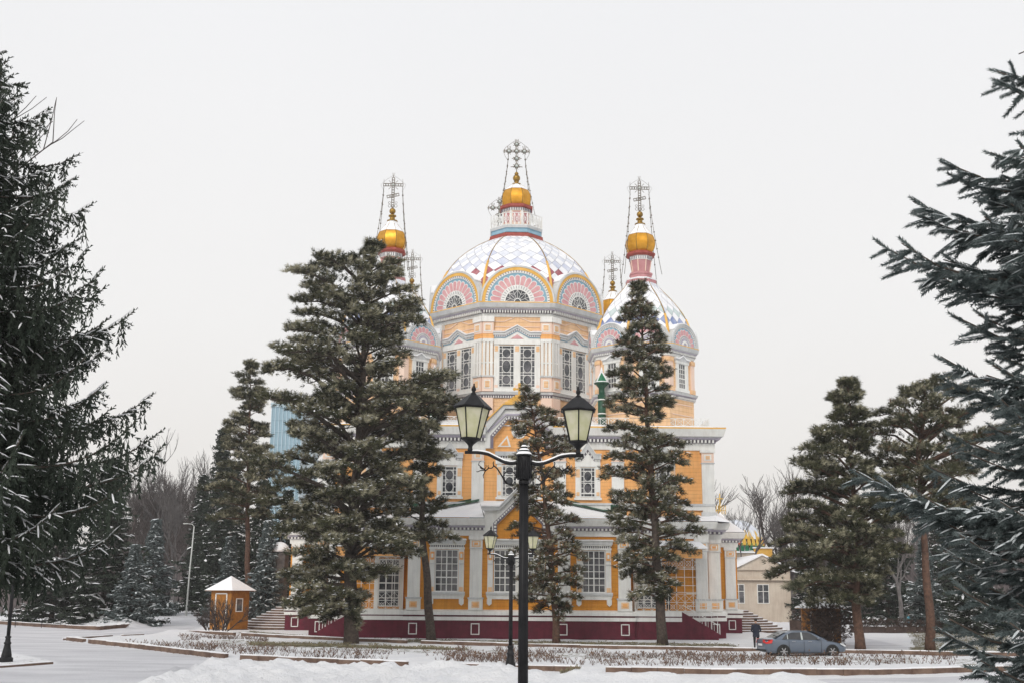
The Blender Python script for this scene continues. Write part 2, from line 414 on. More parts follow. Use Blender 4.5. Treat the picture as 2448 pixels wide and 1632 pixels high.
def surround_low(mb,u,w):     # ground floor window dressing, z 2.9..7.5
    h=w/2+.09; o=h+.42
    for s in (-1,1):
        mb.fb(u+min(s*h,s*o),u+max(s*h,s*o),3.45,6.7,.0,.14,'white_paint')
        mb.fb(u+s*(h+.21)-.15,u+s*(h+.21)+.15,3.5,3.85,.14,.18,'peach'); mb.fb(u+s*(h+.21)-.16,u+s*(h+.21)+.16,5.9,6.5,.14,.2,'orange_mid')
        mb.fb(u+s*(h+.21)-.08,u+s*(h+.21)+.08,6.05,6.35,.2,.22,'white_paint')
        mb.fb(u+s*(h+.21)-.19,u+s*(h+.21)+.19,5.55,5.62,.14,.2,'grey_paint')
        mb.plate([(u+s*(o-.35),2.95),(u+s*(o+.02),2.95),(u+s*(o+.02),2.6),(u+s*(o-.16),2.45),(u+s*(o-.35),2.6)],.0,.2,'white_paint')
    mb.fb(u-o-.04,u+o+.04,6.7,6.85,.0,.2,'white_paint')
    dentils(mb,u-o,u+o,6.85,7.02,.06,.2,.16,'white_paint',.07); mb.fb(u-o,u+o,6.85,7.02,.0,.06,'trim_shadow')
    mb.fb(u-o-.06,u+o+.06,7.02,7.12,.0,.26,'white_paint')
    mb.fb(u-o-.12,u+o+.12,7.12,7.38,.0,.32,'grey_paint'); mb.fb(u-o-.18,u+o+.18,7.38,7.45,.0,.40,'white_paint'); mb.fb(u-o-.16,u+o+.15,7.45,7.50,.0,.38,'snow')
    mb.fb(u-o-.1,u+o+.1,3.28,3.45,.0,.28,'grey_paint')
    mb.plate([(u-o-.1,3.28),(u+o+.1,3.28),(u+o-.02,2.95),(u-o+.02,2.95)],.0,.18,'white_paint')
    mb.fb(u-o-.1,u+o+.1,3.45,3.49,.05,.27,'snow')
for u in (-5.6,5.75):
    put_win(shift(win_grid(u,3.55,6.6,1.64,4,6),-20.5))
    mb=MB(); place_front(mb,-20.5); surround_low(mb,u,1.64); mb.build('window_surround',cath)
for u in (-1.1,1.1):
    put_win(shift(win_grid(u,3.55,6.6,1.6,4,6),-20.5))
mb=MB(); place_front(mb,-20.5); surround_low(mb,0,3.9); mb.fb(-.22,.22,3.45,6.7,0,.16,'white_paint'); mb.build('window_surround',cath)
# flank windows
for sx in (1,-1):
    for yy in (-12.2,-6.5):
        M,_=edge_mat((16.25,-17.0),(16.25,-2.5)) if sx>0 else edge_mat((-16.25,-2.5),(-16.25,-17.0))
        u=(yy+17.0) if sx>0 else (-2.5-yy)
        f,g=win_grid(u,3.55,6.6,1.64,4,6)
        f.v=[tuple(M@Vector(p)) for p in f.v]; g.v=[tuple(M@Vector(p)) for p in g.v]
        put_win((f,g)); mb=MB(); mb.M=M; surround_low(mb,u,1.64); mb.build('window_surround',cath)
# lower gable
def gable_low():
    mb=MB(); place_front(mb,-20.5)
    # wall infill
    mb.plate([(-1.75,7.7),(1.75,7.7),(1.75,8.6),(0,10.35),(-1.75,8.6)],-.3,.02,'orange_deep')
    for s in (-1,1):
        P=lambda pts:[(s*a,b) for a,b in pts]
        # band: outer shape minus inner
        mb.plate(P([(1.75,7.75),(2.75,7.75),(2.75,9.85),(1.65,9.85),(0,11.5),(0,10.35),(1.75,8.6)]),-.3,.30,'white_paint')
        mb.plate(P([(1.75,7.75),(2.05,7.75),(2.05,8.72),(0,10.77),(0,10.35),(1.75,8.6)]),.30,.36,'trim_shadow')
        for k in range(4):
            z=7.85+k*.25; mb.fb(s*1.9-.09,s*1.9+.09,z,z+.15,.36,.46,'white_paint')
        for k in range(12):
            t=(k+.5)/12; c=(s*(1.88*(1-t)+.02), 8.72+t*1.83)
            mb.plate([(c[0]-.09,c[1]-.02),(c[0]+.02,c[1]-.1),(c[0]+.09,c[1]+.02),(c[0]-.02,c[1]+.1)],.36,.46,'white_paint')
        mb.plate(P([(2.75,9.62),(3.0,9.85),(3.0,9.95),(1.6,9.95),(0,11.6),(0,11.35),(1.55,9.7)]),-.3,.62,'grey_paint')
        mb.plate(P([(3.05,9.95),(1.6,9.95),(0,11.6),(0,11.68),(1.62,10.03),(3.05,10.03)]),-.3,.70,'snow')
    return mb
gable_low().build('lower_gable',cath)
mb=MB(); M=Matrix.Translation((0,-20.5,0)); mb.M=M
for s in (-1,1):      # gable roof running back to the upper wall
    mb.add([(0,-.2,11.6),(s*1.65,-.2,9.95),(s*1.65,3.95,9.95),(0,3.95,11.6)],[(0,1,2,3)],'snow')
mb.build('gable_roof',cath)
# roofs of the lower tier
mb=MB()
E=.8
def quad(a,b,c,d,m): mb.add([a,b,c,d],[(0,1,2,3)],m)
for s in (-1,1):
    X=lambda p:(s*p[0],p[1],p[2])
    quad(X((2.76,-21.25,9.1)),X((9.35,-21.25,9.1)),X((8.2,-16.6,9.75)),X((3.2,-16.6,10.75)),'snow')
    quad(X((0,-20.5,9.3)),X((2.75,-20.5,9.3)),X((3.2,-16.6,10.75)),X((0,-16.6,10.75)),'snow')
    quad(X((3.2,-16.62,10.75)),X((8.2,-16.62,9.75)),X((8.2,-16.62,9.95)),X((3.2,-16.62,11.05)),'green_roof')
    quad(X((3.2,-17.2,10.66)),X((8.2,-17.1,9.72)),X((8.2,-16.64,9.90)),X((3.2,-16.64,10.98)),'green_roof')
    quad(X((9.35,-21.25,9.1)),X((9.35,-18.9,9.1)),X((9.3,-16.6,9.6)),X((8.2,-16.6,9.75)),'snow')
    quad(X((9.35,-18.95,9.1)),X((15.75,-18.95,9.1)),X((15.4,-16.6,9.7)),X((9.3,-16.6,9.6)),'snow')
    quad(X((15.75,-18.95,9.1)),X((17.0,-17.75,9.1)),X((16.0,-16.6,9.8)),X((15.4,-16.6,9.7)),'snow')
    quad(X((17.0,-17.75,9.1)),X((17.0,-3.25,9.1)),X((16.0,-3.25,9.9)),X((16.0,-16.6,9.8)),'snow')
    # transept roof
    quad(X((16.0,-3.25,9.1)),X((21.35,-3.25,9.1)),X((18.2,0,11.9)),X((16.0,0,11.9)),'snow')
    quad(X((21.35,-3.25,9.1)),X((21.35,6.25,9.1)),X((18.2,3,11.9)),X((18.2,0,11.9)),'snow')
    quad(X((16.0,0,11.9)),X((18.2,0,11.9)),X((18.2,3,11.9)),X((16.0,3,11.9)),'snow')
    quad(X((17.0,6.25,9.1)),X((17.0,19.7,9.1)),X((16.0,19.7,9.8)),X((16.0,6.25,9.8)),'snow')
mb.build('lower_roof',cath)
# upper storey ----------------------------------------------------------
upP=[(-16,-16.6),(16,-16.6),(16,16.6),(-16,16.6)]
mb=MB(); mb.sweep(upP,[(0,9.0),(0,15.4)],'orange_mid'); mb.sweep(upP,[(0.02,9.6),(.1,9.62),(.1,9.95),(.02,10.0)],'orange_mid')
mb.build('upper_wall',cath)
mb=MB(); cornice(mb,[(2.75,-16.6)]+upP[1:3],False,15.0,16.8,.95,.3); mb.build('upper_cornice',cath)
mb=MB(); cornice(mb,[upP[3],upP[0],(-2.75,-16.6)],False,15.0,16.8,.95,.3); mb.build('upper_cornice',cath)
def pil_up(u,capm='peach'):
    mb=MB(); place_front(mb,-16.6); h=.5; zg=10.5 if abs(u)<9 else 9.95
    mb.fb(u-h-.12,u+h+.12,9.2,zg,0,.3,'green_roof' if abs(u)<9 else 'grey_paint')
    mb.fb(u-h,u+h,zg,13.9,0,.22,'white_paint')
    mb.fb(u-h-.06,u+h+.06,13.9,13.98,0,.28,'grey_paint')
    mb.fb(u-h,u+h,13.98,14.8,0,.24,'pink_pale'); mb.fb(u-h*.6,u+h*.6,14.15,14.65,.24,.27,'white_paint'); mb.fb(u-h*.35,u+h*.35,14.25,14.55,.27,.29,'peach')
    mb.fb(u-h-.12,u+h+.12,14.8,15.05,0,.34,'white_paint')
    mb.build('pilaster',cath)
for u in (-15.5,-8.1,-3.35,3.35,8.1,15.5): pil_up(u)
# sill band
mb=MB(); place_front(mb,-16.6)
mb.fb(-16,16,10.1,10.45,.1,.2,'white_paint'); mb.fb(-16.05,16.05,10.45,10.62,.02,.3,'grey_paint')
mb.build('sill_band',cath)
def hood_up(mb,u,w,zt,pk=1.3,s2=.55):
    o=w/2+.5
    z=zt+.12
    mb.fb(u-o,u+o,z,z+.28,0,.16,'white_paint')
    for s in (-1,1):
        P=lambda pts:[(u+s*a,b) for a,b in pts]
        mb.plate(P([(o,z+.28),(o,z+.42),(s2,z+.42),(0,z+.42+pk*.55),(0,z+.28)]),0,.14,'white_paint')
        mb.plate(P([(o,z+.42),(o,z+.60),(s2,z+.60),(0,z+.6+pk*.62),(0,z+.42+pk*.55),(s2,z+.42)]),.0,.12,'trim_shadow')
        mb.plate(P([(o+.06,z+.60),(o+.06,z+1.0),(s2+.1,z+1.0),(0,z+1.0+pk*.75),(0,z+.6+pk*.62),(s2,z+.60)]),0,.28,'grey_paint')
        mb.plate(P([(o+.1,z+1.0),(o+.1,z+1.06),(s2+.12,z+1.06),(0,z+1.08+pk*.75),(0,z+1.0+pk*.75),(s2+.1,z+1.0)]),0,.34,'white_paint')
        n=4
        for k in range(n):
            x=s2+(o-s2)*(k+.5)/n; mb.fb(u+s*x-.045,u+s*x+.045,z+.43,z+.59,.12,.2,'white_paint')
        for k in range(3):
            t=(k+.5)/3; x=s2*(1-t); zz=z+.51+pk*.58*t; mb.fb(u+s*x-.045,u+s*x+.045,zz-.09,zz+.09,.12,.2,'white_paint')
def sur_up(mb,u,w,z0,z1):
    h=w/2+.08; o=h+.4
    for s in (-1,1):
        mb.fb(u+min(s*h,s*o),u+max(s*h,s*o),z0-.1,z1+.12,0,.12,'white_paint')
        mb.fb(u+s*(h+.2)-.12,u+s*(h+.2)+.12,z0+.05,z0+.35,.12,.15,'peach'); mb.fb(u+s*(h+.2)-.16,u+s*(h+.2)+.16,z1-.75,z1-.1,.12,.15,'peach')
    mb.fb(u-o-.1,u+o+.1,z0-.28,z0-.1,0,.2,'white_paint')
for u in (-11.8,-5.65,5.65,11.8):
    zn=[(0,.1,0),(.12,.48,1),(.54,.90,1)]
    put_win(shift(win_oval(u,11.15,13.45,1.07,zn),-16.6))
    mb=MB(); place_front(mb,-16.6); sur_up(mb,u,1.07,11.15,13.45); hood_up(mb,u,1.07,13.45); mb.build('window_surround',cath)
for u in (-.75,.75):
    put_win(shift(win_oval(u,11.15,13.6,1.07,[(.03,.3,1),(.36,.64,1),(.70,.97,1)]),-16.6))
mb=MB(); place_front(mb,-16.6); sur_up(mb,0,2.6,11.15,13.6)
mb.fb(-1.9,1.9,13.75,14.2,0,.2,'white_paint'); mb.fb(-1.85,1.85,14.2,14.4,0,.1,'trim_shadow'); dentils(mb,-1.85,1.85,14.2,14.4,.1,.2,.2,'white_paint',.08); mb.fb(-1.95,1.95,14.4,14.75,0,.3,'grey_paint')
mb.fb(-.18,.18,11.1,13.75,0,.14,'white_paint')
mb.build('window_surround',cath)
# upper gable
def gable_up():
    mb=MB(); place_front(mb,-16.6)
    mb.plate([(-2.1,15.0),(2.1,15.0),(2.1,15.9),(.9,17.35),(-.9,17.35),(-2.1,15.9)],-.4,.02,'orange_mid')
    for s in (-1,1):
        P=lambda pts:[(s*a,b) for a,b in pts]
        mb.plate(P([(2.1,15.0),(2.8,15.0),(2.8,16.6),(1.15,18.2),(0,18.2),(0,17.35),(.9,17.35),(2.1,15.9)]),-.4,.35,'white_paint')
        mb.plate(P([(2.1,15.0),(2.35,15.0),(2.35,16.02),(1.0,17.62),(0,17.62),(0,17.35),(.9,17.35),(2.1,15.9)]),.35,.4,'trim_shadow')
        for k in range(8):
            t=(k+.5)/8; c=(s*(2.23-1.28*t),15.96+t*1.53)
            mb.plate([(c[0]-.08,c[1]-.02),(c[0]+.02,c[1]-.09),(c[0]+.08,c[1]+.02),(c[0]-.02,c[1]+.09)],.4,.5,'white_paint')
        for k in range(4): mb.fb(s*(.12+k*.24)-.05,s*(.12+k*.24)+.05,17.38,17.6,.4,.5,'white_paint')
        mb.plate(P([(2.75,16.2),(3.1,16.75),(1.3,18.55),(0,18.55),(0,18.25),(1.15,18.25)]),-.4,.62,'grey_paint')
        mb.plate(P([(2.5,16.3),(1.1,17.7),(0,17.7),(0,17.85),(1.12,17.85),(2.6,16.4)]),.35,.45,'lavender')
        mb.plate(P([(3.1,16.75),(3.18,16.82),(1.34,18.64),(0,18.64),(0,18.55),(1.3,18.55)]),-.4,.75,'gold_paint')
        mb.add([(s*1.34,.4,18.66),(s*3.18,.4,16.84),(s*3.18,3.5,16.84),(s*1.34,3.5,18.66)],[(0,1,2,3)],'snow')
        mb.add([(0,-.7,18.66),(s*1.34,-.7,18.66),(s*1.34,3.5,18.7),(0,3.5,18.7)],[(0,1,2,3)],'snow')
        mb.plate(P([(.65,15.15),(1.75,15.15),(.95,16.1)]),.02,.08,'white_paint'); mb.plate(P([(.85,15.25),(1.5,15.25),(1.0,15.85)]),.08,.11,'orange_mid')
    mb.disc(0,16.45,.62,.02,.09,'white_paint',24,0,2*PI); mb.arch(0,16.45,.28,.42,.09,.15,'grey_paint',24,0,2*PI); mb.disc(0,16.45,.2,.09,.12,'peach',16,0,2*PI)
    return mb
gable_up().build('upper_gable',cath)
# golden trefoil cross on the gable
mb=MB(); place_front(mb,-16.9)
def ball(mb,c,r,m,n=8):
    mb.lathe([(r*math.sin(PI*i/n)+1e-4,-r*math.cos(PI*i/n)) for i in range(n+1)],m,n=10,c=c,cap=False)
mb.fb(-.09,.09,18.6,20.25,0,.13,'gold_paint'); mb.fb(-.38,.38,19.82,19.98,0,.12,'gold_paint')
for c in ((-.4,19.9),(.4,19.9),(0,20.3)): mb.disc(c[0],c[1],.13,0,.13,'gold_paint',12,0,2*PI)
for s in (-1,1):
    for k in range(5):
        a=k/4; mb.disc(s*(.22+a*.85),19.25-a*.5,.19-.02*k,-.02,.13,'gold_paint',10,0,2*PI)
    mb.plate([(s*.05,18.6),(s*1.2,18.6),(s*.65,18.95),(s*.05,19.4)],0,.1,'gold_paint')
mb.build('gable_cross',cath)
# upper roof
mb=MB()
oX=16.95; zr=16.86
mb.sweep([(-16,-16.6),(16,-16.6),(16,16.6),(-16,16.6)],[(.1,zr),(0,zr+.12),(-1.5,zr+.4),(-7.5,zr+1.6)],'snow')
mb.build('upper_roof',cath)
# roof balustrades
def lattice(mb,M,L,z0,h,m='white_paint',cell=.5,w=.05):
    mb.M=M; n=max(1,round(L/cell)); c=L/n
    mb.fb(0,L,z0,z0+w,0,w,m); mb.fb(0,L,z0+h-w,z0+h,0,w,m)
    for i in range(n+1): mb.fb(i*c-w/2,i*c+w/2,z0,z0+h,0,w,m)
    for i in range(n):
        u=i*c; mb.bar((u,-w/2,z0+w),(u+c,-w/2,z0+h-w),w*.6,m); mb.bar((u+c,-w/2,z0+w),(u,-w/2,z0+h-w),w*.6,m)
        r=min(c,h)*.3
        mb.tube([(u+c/2+r*math.cos(q*PI/4),-w/2,z0+h/2+r*math.sin(q*PI/4)) for q in range(8)],w*.35,m,3,True)
    mb.M=None
for a,b in (((-15.9,-15.6),(-3.3,-15.6)),((3.3,-15.6),(15.9,-15.6)),((15.9,-15.6),(15.9,-5)),((-15.9,-5),(-15.9,-15.6))):
    mb=MB(); M,L=edge_mat(a,b); lattice(mb,M,L,17.1,.7,cell=.7); mb.build('roof_balustrade',cath)
# green pinnacles on the front roof
for u in (-7.15,7.05):
    mb=MB(); c=(u,-14.6,0)
    mb.lathe([(.34,17.0),(.34,19.9),(.25,19.9),(.25,20.45),(.46,20.7),(.46,20.78),(.64,20.82),(.64,20.92)],'green_roof',n=12,c=c)
    mb.lathe([(.38,18.2),(.38,18.3)],'white_paint',n=12,c=c); mb.lathe([(.38,19.4),(.38,19.5)],'white_paint',n=12,c=c)
    mb.lathe([(.67,20.92),(.66,21.0)],'snow',n=8,c=c)
    mb.lathe([(.6,21.0),(.34,21.4),(.12,21.75),(.02,21.95)],'green_bright',n=8,c=c,sm=False)
    for k in range(4):
        a=k*PI/2+PI/4; mb.tube([(c[0]+.6*math.cos(a),c[1]+.6*math.sin(a),21.02),(c[0]+.34*math.cos(a),c[1]+.34*math.sin(a),21.44),(c[0]+.1*math.cos(a),c[1]+.1*math.sin(a),21.8)],.07,'snow',5)
    mb.lathe([(.1,21.75),(.15,21.9),(.08,22.1),(.02,22.3)],'snow',n=8,c=c)
    mb.build('pinnacle',cath)

# ------------------------------------------------------------------ drums, domes
def petal_fan(mb,z0,r1,r2,n,d,big):
    for k in range(n):
        a=PI*(k+.5)/n; ca,sa=math.cos(a),math.sin(a); wf=PI/n*.5
        def shp(f,ra,rb):
            pts=[]
            h0=ra*wf*f; h1=rb*wf*f*.92
            pts.append((ra,-h0)); 
            rc=rb-h1
            for q in range(7):
                t=-PI/2+PI*q/6; pts.append((rc+h1*math.cos(t),h1*math.sin(t)))
            pts.append((ra,h0))
            return [(x*ca-y*sa, z0+x*sa+y*ca) for x,y in pts]
        mb.plate(shp(.97,r1,r2),d,d+.03,'white_paint'); mb.plate(shp(.78,r1+.06*big,r2-.07*big),d+.03,d+.05,'pink')
def arched(Ro,a,z0,depth,dark,npet,orange=True):
    q=Ro/3.45
    mb=MB(); mb.M=Matrix.Translation((0,-a,0))
    mb.arch(0,z0,Ro*.955,Ro,-depth,.12,'grey_paint',28,sm=False)
    mb.arch(0,z0,Ro*.87,Ro*.955,-.2,.08,'gold_paint' if orange else 'grey_paint',28)
    mb.arch(0,z0,Ro*.80,Ro*.87,-.2,.04,'white_paint',28)
    for k in range(36 if orange else 26):
        n_=36 if orange else 26
        t=PI*(k+.5)/n_; r0=Ro*.815; r1=Ro*.865
        mb.bar((r0*math.cos(t),-.045,z0+r0*math.sin(t)),(r1*math.cos(t),-.045,z0+r1*math.sin(t)),.05*q+.01,'trim_shadow')
    mb.disc(0,z0,Ro*.80,-.2,.0,'blue_trim',28)
    petal_fan(mb,z0,Ro*.44,Ro*.745,npet,0.0,q)
    mb.arch(0,z0,Ro*.335,Ro*.46,0,.06,'white_paint',24)
    for k in range(18):
        t=PI*(k+.5)/18; mb.bar((Ro*.36*math.cos(t),-.065,z0+Ro*.36*math.sin(t)),(Ro*.44*math.cos(t),-.065,z0+Ro*.44*math.sin(t)),.035,'trim_shadow')
    if not dark:
        mb.disc(0,z0,Ro*.335,0,.05,'lavender',16); mb.arch(0,z0,Ro*.12,Ro*.22,.05,.08,'white_paint',12)
    sn=MB(); sn.M=Matrix.Translation((0,-a,0))
    sn.arch(0,z0,Ro+.002,Ro+.09,-depth,.02,'snow',20,R(38),R(142),sm=True)
    w=None
    if dark:
        f=MB(); f.M=Matrix.Translation((0,-a,0)); g=MB(); g.M=f.M
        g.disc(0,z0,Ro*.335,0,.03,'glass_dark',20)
        r=Ro*.335
        f.arch(0,z0,r*.97,r*1.04,.03,.07,'white_paint',20)
        f.arch(0,z0,r*.22,r*.28,.03,.07,'white_paint',10)
        for k in range(5):
            a0=PI*k/4; a1=PI*(k+.5)/4
            f.bar((r*.25*math.cos(a0),-.05,z0+r*.25*math.sin(a0)),(r*math.cos(a0),-.05,z0+r*math.sin(a0)),.03,'white_paint')
            if k<4:
                m=(r*.62*math.cos(a1),-.05,z0+r*.62*math.sin(a1))
                f.bar((r*.97*math.cos(a0),-.05,z0+r*.97*math.sin(a0)),m,.03,'white_paint')
                a2=PI*(k+1)/4; f.bar((r*.97*math.cos(a2),-.05,z0+r*.97*math.sin(a2)),m,.03,'white_paint')
                f.bar((r*.25*math.cos(a1),-.05,z0+r*.25*math.sin(a1)),(r*math.cos(a1),-.05,z0+r*math.sin(a1)),.03,'white_paint')
        w=(f,g)
    return mb,sn,w
def smooth_prof(pts,n):
    # resample profile (a,z) with catmull-rom to n+1 points by arc length
    P=[Vector((a,z)) for a,z in pts]; out=[]
    for i in range(len(P)-1):
        p0=P[max(i-1,0)];p1=P[i];p2=P[i+1];p3=P[min(i+2,len(P)-1)]
        for k in range(12):
            t=k/12; out.append(0.5*((2*p1)+(-p0+p2)*t+(2*p0-5*p1+4*p2-p3)*t*t+(-p0+3*p1-3*p2+p3)*t**3))
    out.append(P[-1]); L=[0]
    for i in range(1,len(out)): L.append(L[-1]+(out[i]-out[i-1]).length)
    res=[];j=0
    for k in range(n+1):
        s=L[-1]*k/n
        while j<len(L)-2 and L[j+1]<s: j+=1
        t=(s-L[j])/max(1e-9,L[j+1]-L[j]); res.append(out[j].lerp(out[j+1],min(1,t)))
    return res
def dome(prof, ncol, nrow, rowcol, seed):
    """one octagon facet of diamond tiles + its rib; instanced eight times"""
    rng=random.Random(seed)
    P=smooth_prof(prof,nrow)
    base=MB()
    for j in range(nrow):
        a0,z0=P[j]; a1,z1=P[j+1]
        a0-=.03;a1-=.03
        base.add([(-a0*T8,-a0,z0),(a0*T8,-a0,z0),(a1*T8,-a1,z1),(-a1*T8,-a1,z1)],[(0,1,2,3)],'tile_gap')
    def pt(i,j):
        jj=min(max(j,0),nrow); a,z=P[jj]; u=(i/ncol*2-1)
        return Vector((u*a*T8,-a,z))
    for j in range(0,nrow+1):
        for i in range(0,ncol+1):
            if (i+j)%2: continue
            pts=[]
            for di,dj in ((-1,0),(0,-1),(1,0),(0,1)):
                ii=i+di; jj=j+dj
                if ii<0 or ii>ncol or jj<0 or jj>nrow: continue
                pts.append(pt(ii,jj))
            if len(pts)<3: continue
            if i in(0,ncol) or j in (0,nrow): pass
            c=sum(pts,Vector())/len(pts)
            pts=[c+(p-c)*.965+Vector((0,-.012,.0)) for p in pts]
            nrm=(pts[1]-pts[0]).cross(pts[2]-pts[0])
            if nrm.y>0: nrm=-nrm
            if nrm.length>0: nrm.normalize()
            tilt=rng.uniform(.0,.02)
            pts=[p+nrm*(.012+tilt) for p in pts]
            cn=rowcol(j,rng)
            base.add(pts,[tuple(range(len(pts)))],cn)
    rib=MB(); pts=[]; 
    for j in range(nrow+1):
        a,z=P[j]; pts.append((a*T8,-a,z+.02))
    nz=int(nrow*.45)
    rib.tube(pts[:nz+1],[.17-.06*i/nz for i in range(nz+1)],'gold_paint',6)
    rib.tube(pts[nz:],.055,'gold_dark',5)
    return base,rib
def fan8(mb,name,c,ks=range(8),parent=None):
    o=mb.build(name,parent or cath,c,0); res=[o]
    for k in list(ks)[1:]: res.append(inst(o,parent or cath,c,k*PI/4))
    if list(ks)[0]: o.rotation_euler.z=list(ks)[0]*PI/4
    return res

# --- main drum
MA=7.5; MC=(0,0,0)
mb=MB()
mb.lathe([(7.5,16.9),(7.5,28.5)],'peach',oct=True)
mb.build('drum',cath)
mb=MB()
octp=lambda a:[(a/math.cos(PI/8)*math.cos(PI/8+k*PI/4),a/math.cos(PI/8)*math.sin(PI/8+k*PI/4)) for k in range(8)]
def oct_cornice(a,z0,z1,proj,sp,mb,simple=False):
    h=z1-z0
    prof=[(0,z0),(.1,z0+.02),(.12,z0+.22*h),(.2,z0+.25*h),(.2,z0+.45*h),(proj*.6,z0+.46*h),(proj*.68,z0+.54*h),(proj*.85,z0+.62*h),(proj,z0+.93*h),(proj,z0+h),(-.6,z0+h+.04)]
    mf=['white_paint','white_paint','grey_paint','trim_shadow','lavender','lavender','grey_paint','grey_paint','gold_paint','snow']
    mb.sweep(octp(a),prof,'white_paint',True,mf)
    for k in range(8):
        mb.M=Matrix.Rotation(k*PI/4,4,'Z')@Matrix.Translation((0,-a,0))
        w=(a+.2)*T8; dentils(mb,-w,w,z0+.27*h,z0+.46*h,.2,proj*.55,sp,'white_paint')
    mb.M=None
oct_cornice(7.5,28.2,29.45,.95,.24,mb); mb.build('drum_cornice',cath)
mb=MB(); mb.sweep(octp(7.5),[(0,20.7),(.1,20.72),(.1,20.95),(.35,21.0),(.42,21.2),(0,21.3)],'white_paint',True,['white_paint','trim_shadow','lavender','grey_paint','snow'])
for k in range(8):
    mb.M=Matrix.Rotation(k*PI/4,4,'Z')@Matrix.Translation((0,-7.5,0)); dentils(mb,-3.1,3.1,20.74,20.93,.1,.2,.22,'white_paint',.1)
mb.M=None; mb.build('drum_sill',cath)
# corner pilasters of main drum
e=7.5*T8
for s in (-1,1):
    mb=MB(); mb.M=Matrix.Translation((0,-7.5,0))
    u0,u1=(e-.95,e+.06) if s>0 else (-e-.06,-e+.95)
    mb.fb(u0,u1,19.0,20.7,0,.30,'pink_pale')
    mb.fb(u0,u1,21.3,22.6,0,.32,'pink_pale'); mb.fb(u0+.2,u1-.25,21.55,22.35,.32,.36,'white_paint'); mb.fb(u0+.27,u1-.32,21.65,22.25,.36,.38,'peach')
    mb.fb(u0-.05,u1+.05,22.6,22.75,0,.42,'grey_paint')
    mb.fb(u0,u1,22.75,26.1,0,.14,'peach')
    for k in range(3):
        x=u0+.02+k*.34; mb.fb(x,x+.25,22.75,26.1,.14,.28,'white_paint')
    mb.fb(u0,u1,23.9,24.0,.14,.27,'white_paint'); mb.fb(u0,u1,25.85,26.15,.14,.30,'white_paint')
    mb.fb(u0-.02,u1+.02,26.15,26.6,0,.26,'orange_mid')
    mb.fb(u0,u1,26.6,27.7,0,.3,'pink_pale'); mb.fb(u0+.15,u1-.2,26.8,27.5,.3,.33,'white_paint'); mb.fb(u0+.24,u1-.29,26.9,27.4,.33,.35,'peach')
    mb.fb(u0-.05,u1+.05,27.7,28.2,0,.42,'white_paint')
    fan8(mb,'corner_pilaster',(0,0,0),range(-3,4))
# window bay
mb=MB(); mb.M=Matrix.Translation((0,-7.5,0))
for a,b in ((-2.12,-1.66),(-.26,.26),(1.66,2.12)):
    mb.fb(a,b,21.3,25.8,0,.12,'white_paint'); mb.fb(a+.08,b-.08,25.0,25.5,.12,.15,'peach'); mb.fb(a+.08,b-.08,21.6,21.9,.12,.15,'pink_pale')
mb.fb(-2.12,2.12,21.3,21.65,0,.16,'white_paint')
mb.fb(-2.15,2.15,25.65,26.0,0,.2,'white_paint')
z=26.0
for s in (-1,1):
    P=lambda pts:[(s*a,b) for a,b in pts]
    mb.plate(P([(2.15,z),(2.15,z+.22),(1.1,z+.22),(0,z+.85),(0,z)]),0,.14,'white_paint')
    mb.plate(P([(2.15,z+.22),(2.15,z+.3),(1.1,z+.3),(0,z+.93),(0,z+.85),(1.1,z+.22)]),0,.2,'blue_trim')
    mb.plate(P([(2.15,z+.3),(2.15,z+.46),(1.08,z+.46),(0,z+1.1),(0,z+.93),(1.1,z+.3)]),0,.2,'lavender')
    mb.plate(P([(2.2,z+.46),(2.2,z+.72),(1.15,z+.72),(0,z+1.36),(0,z+1.1),(1.08,z+.46)]),0,.32,'grey_paint')
    mb.plate(P([(2.24,z+.72),(2.24,z+.8),(1.17,z+.8),(0,z+1.44),(0,z+1.36),(1.15,z+.72)]),0,.42,'snow')
    for k in range(5): x=1.2+k*.2; mb.fb(s*x-.04,s*x+.04,z+.3,z+.45,.2,.28,'white_paint')
    for k in range(6):
        t=(k+.5)/6; x=1.1*(1-t); zz=z+.38+.63*t; mb.fb(s*x-.04,s*x+.04,zz-.08,zz+.08,.2,.28,'white_paint')
mb.plate([(-.6,z+.16),(.6,z+.16),(0,z+.56)],.14,.17,'pink')
mb.fb(-2.1,2.1,27.25,27.32,0,.06,'pink_pale'); mb.fb(-2.1,-1.2,27.75,27.82,0,.06,'pink_pale'); mb.fb(1.2,2.1,27.75,27.82,0,.06,'pink_pale')
for s in (-1,1): mb.bar((s*1.2,-.03,27.78),(s*.3,-.03,28.15),.07,'pink_pale'); mb.bar((s*2.1,-.03,26.95),(s*1.4,-.03,26.95),.07,'pink_pale')
fan8(mb,'window_surround',(0,0,0),range(-2,3))
for k in range(-2,3):
    for u in (-.96,.96):
        f,g=shift(win_oval(u,21.75,25.5,1.28,[(0.0,.06,0),(.06,.29,1),(.35,.66,1),(.72,.94,1)]),-7.5)
        if k==-2 and u<0: w1=f.build('window',cath,(0,0,0),k*PI/4); g1=g.build('pane',w1)
        elif k==-2: w2=f.build('window',cath,(0,0,0),k*PI/4); g2=g.build('pane',w2)
        else:
            w=inst(w1 if u<0 else w2,cath,(0,0,0),k*PI/4); g_=inst(g1 if u<0 else g2,w)
# arches on main drum
mb,sn,w=arched(3.42,8.25,29.5,3.2,True,13)
arcs=fan8(mb,'arched_gable',(0,0,0),range(-3,4))
s0=sn.build('snow_cap',arcs[0])
for a in arcs[1:]: inst(s0,a)
w0=w[0].build('fan_window',arcs[0]); p0=w[1].build('pane',arcs[0])
for a in arcs[1:]: inst(w0,a); inst(p0,a)
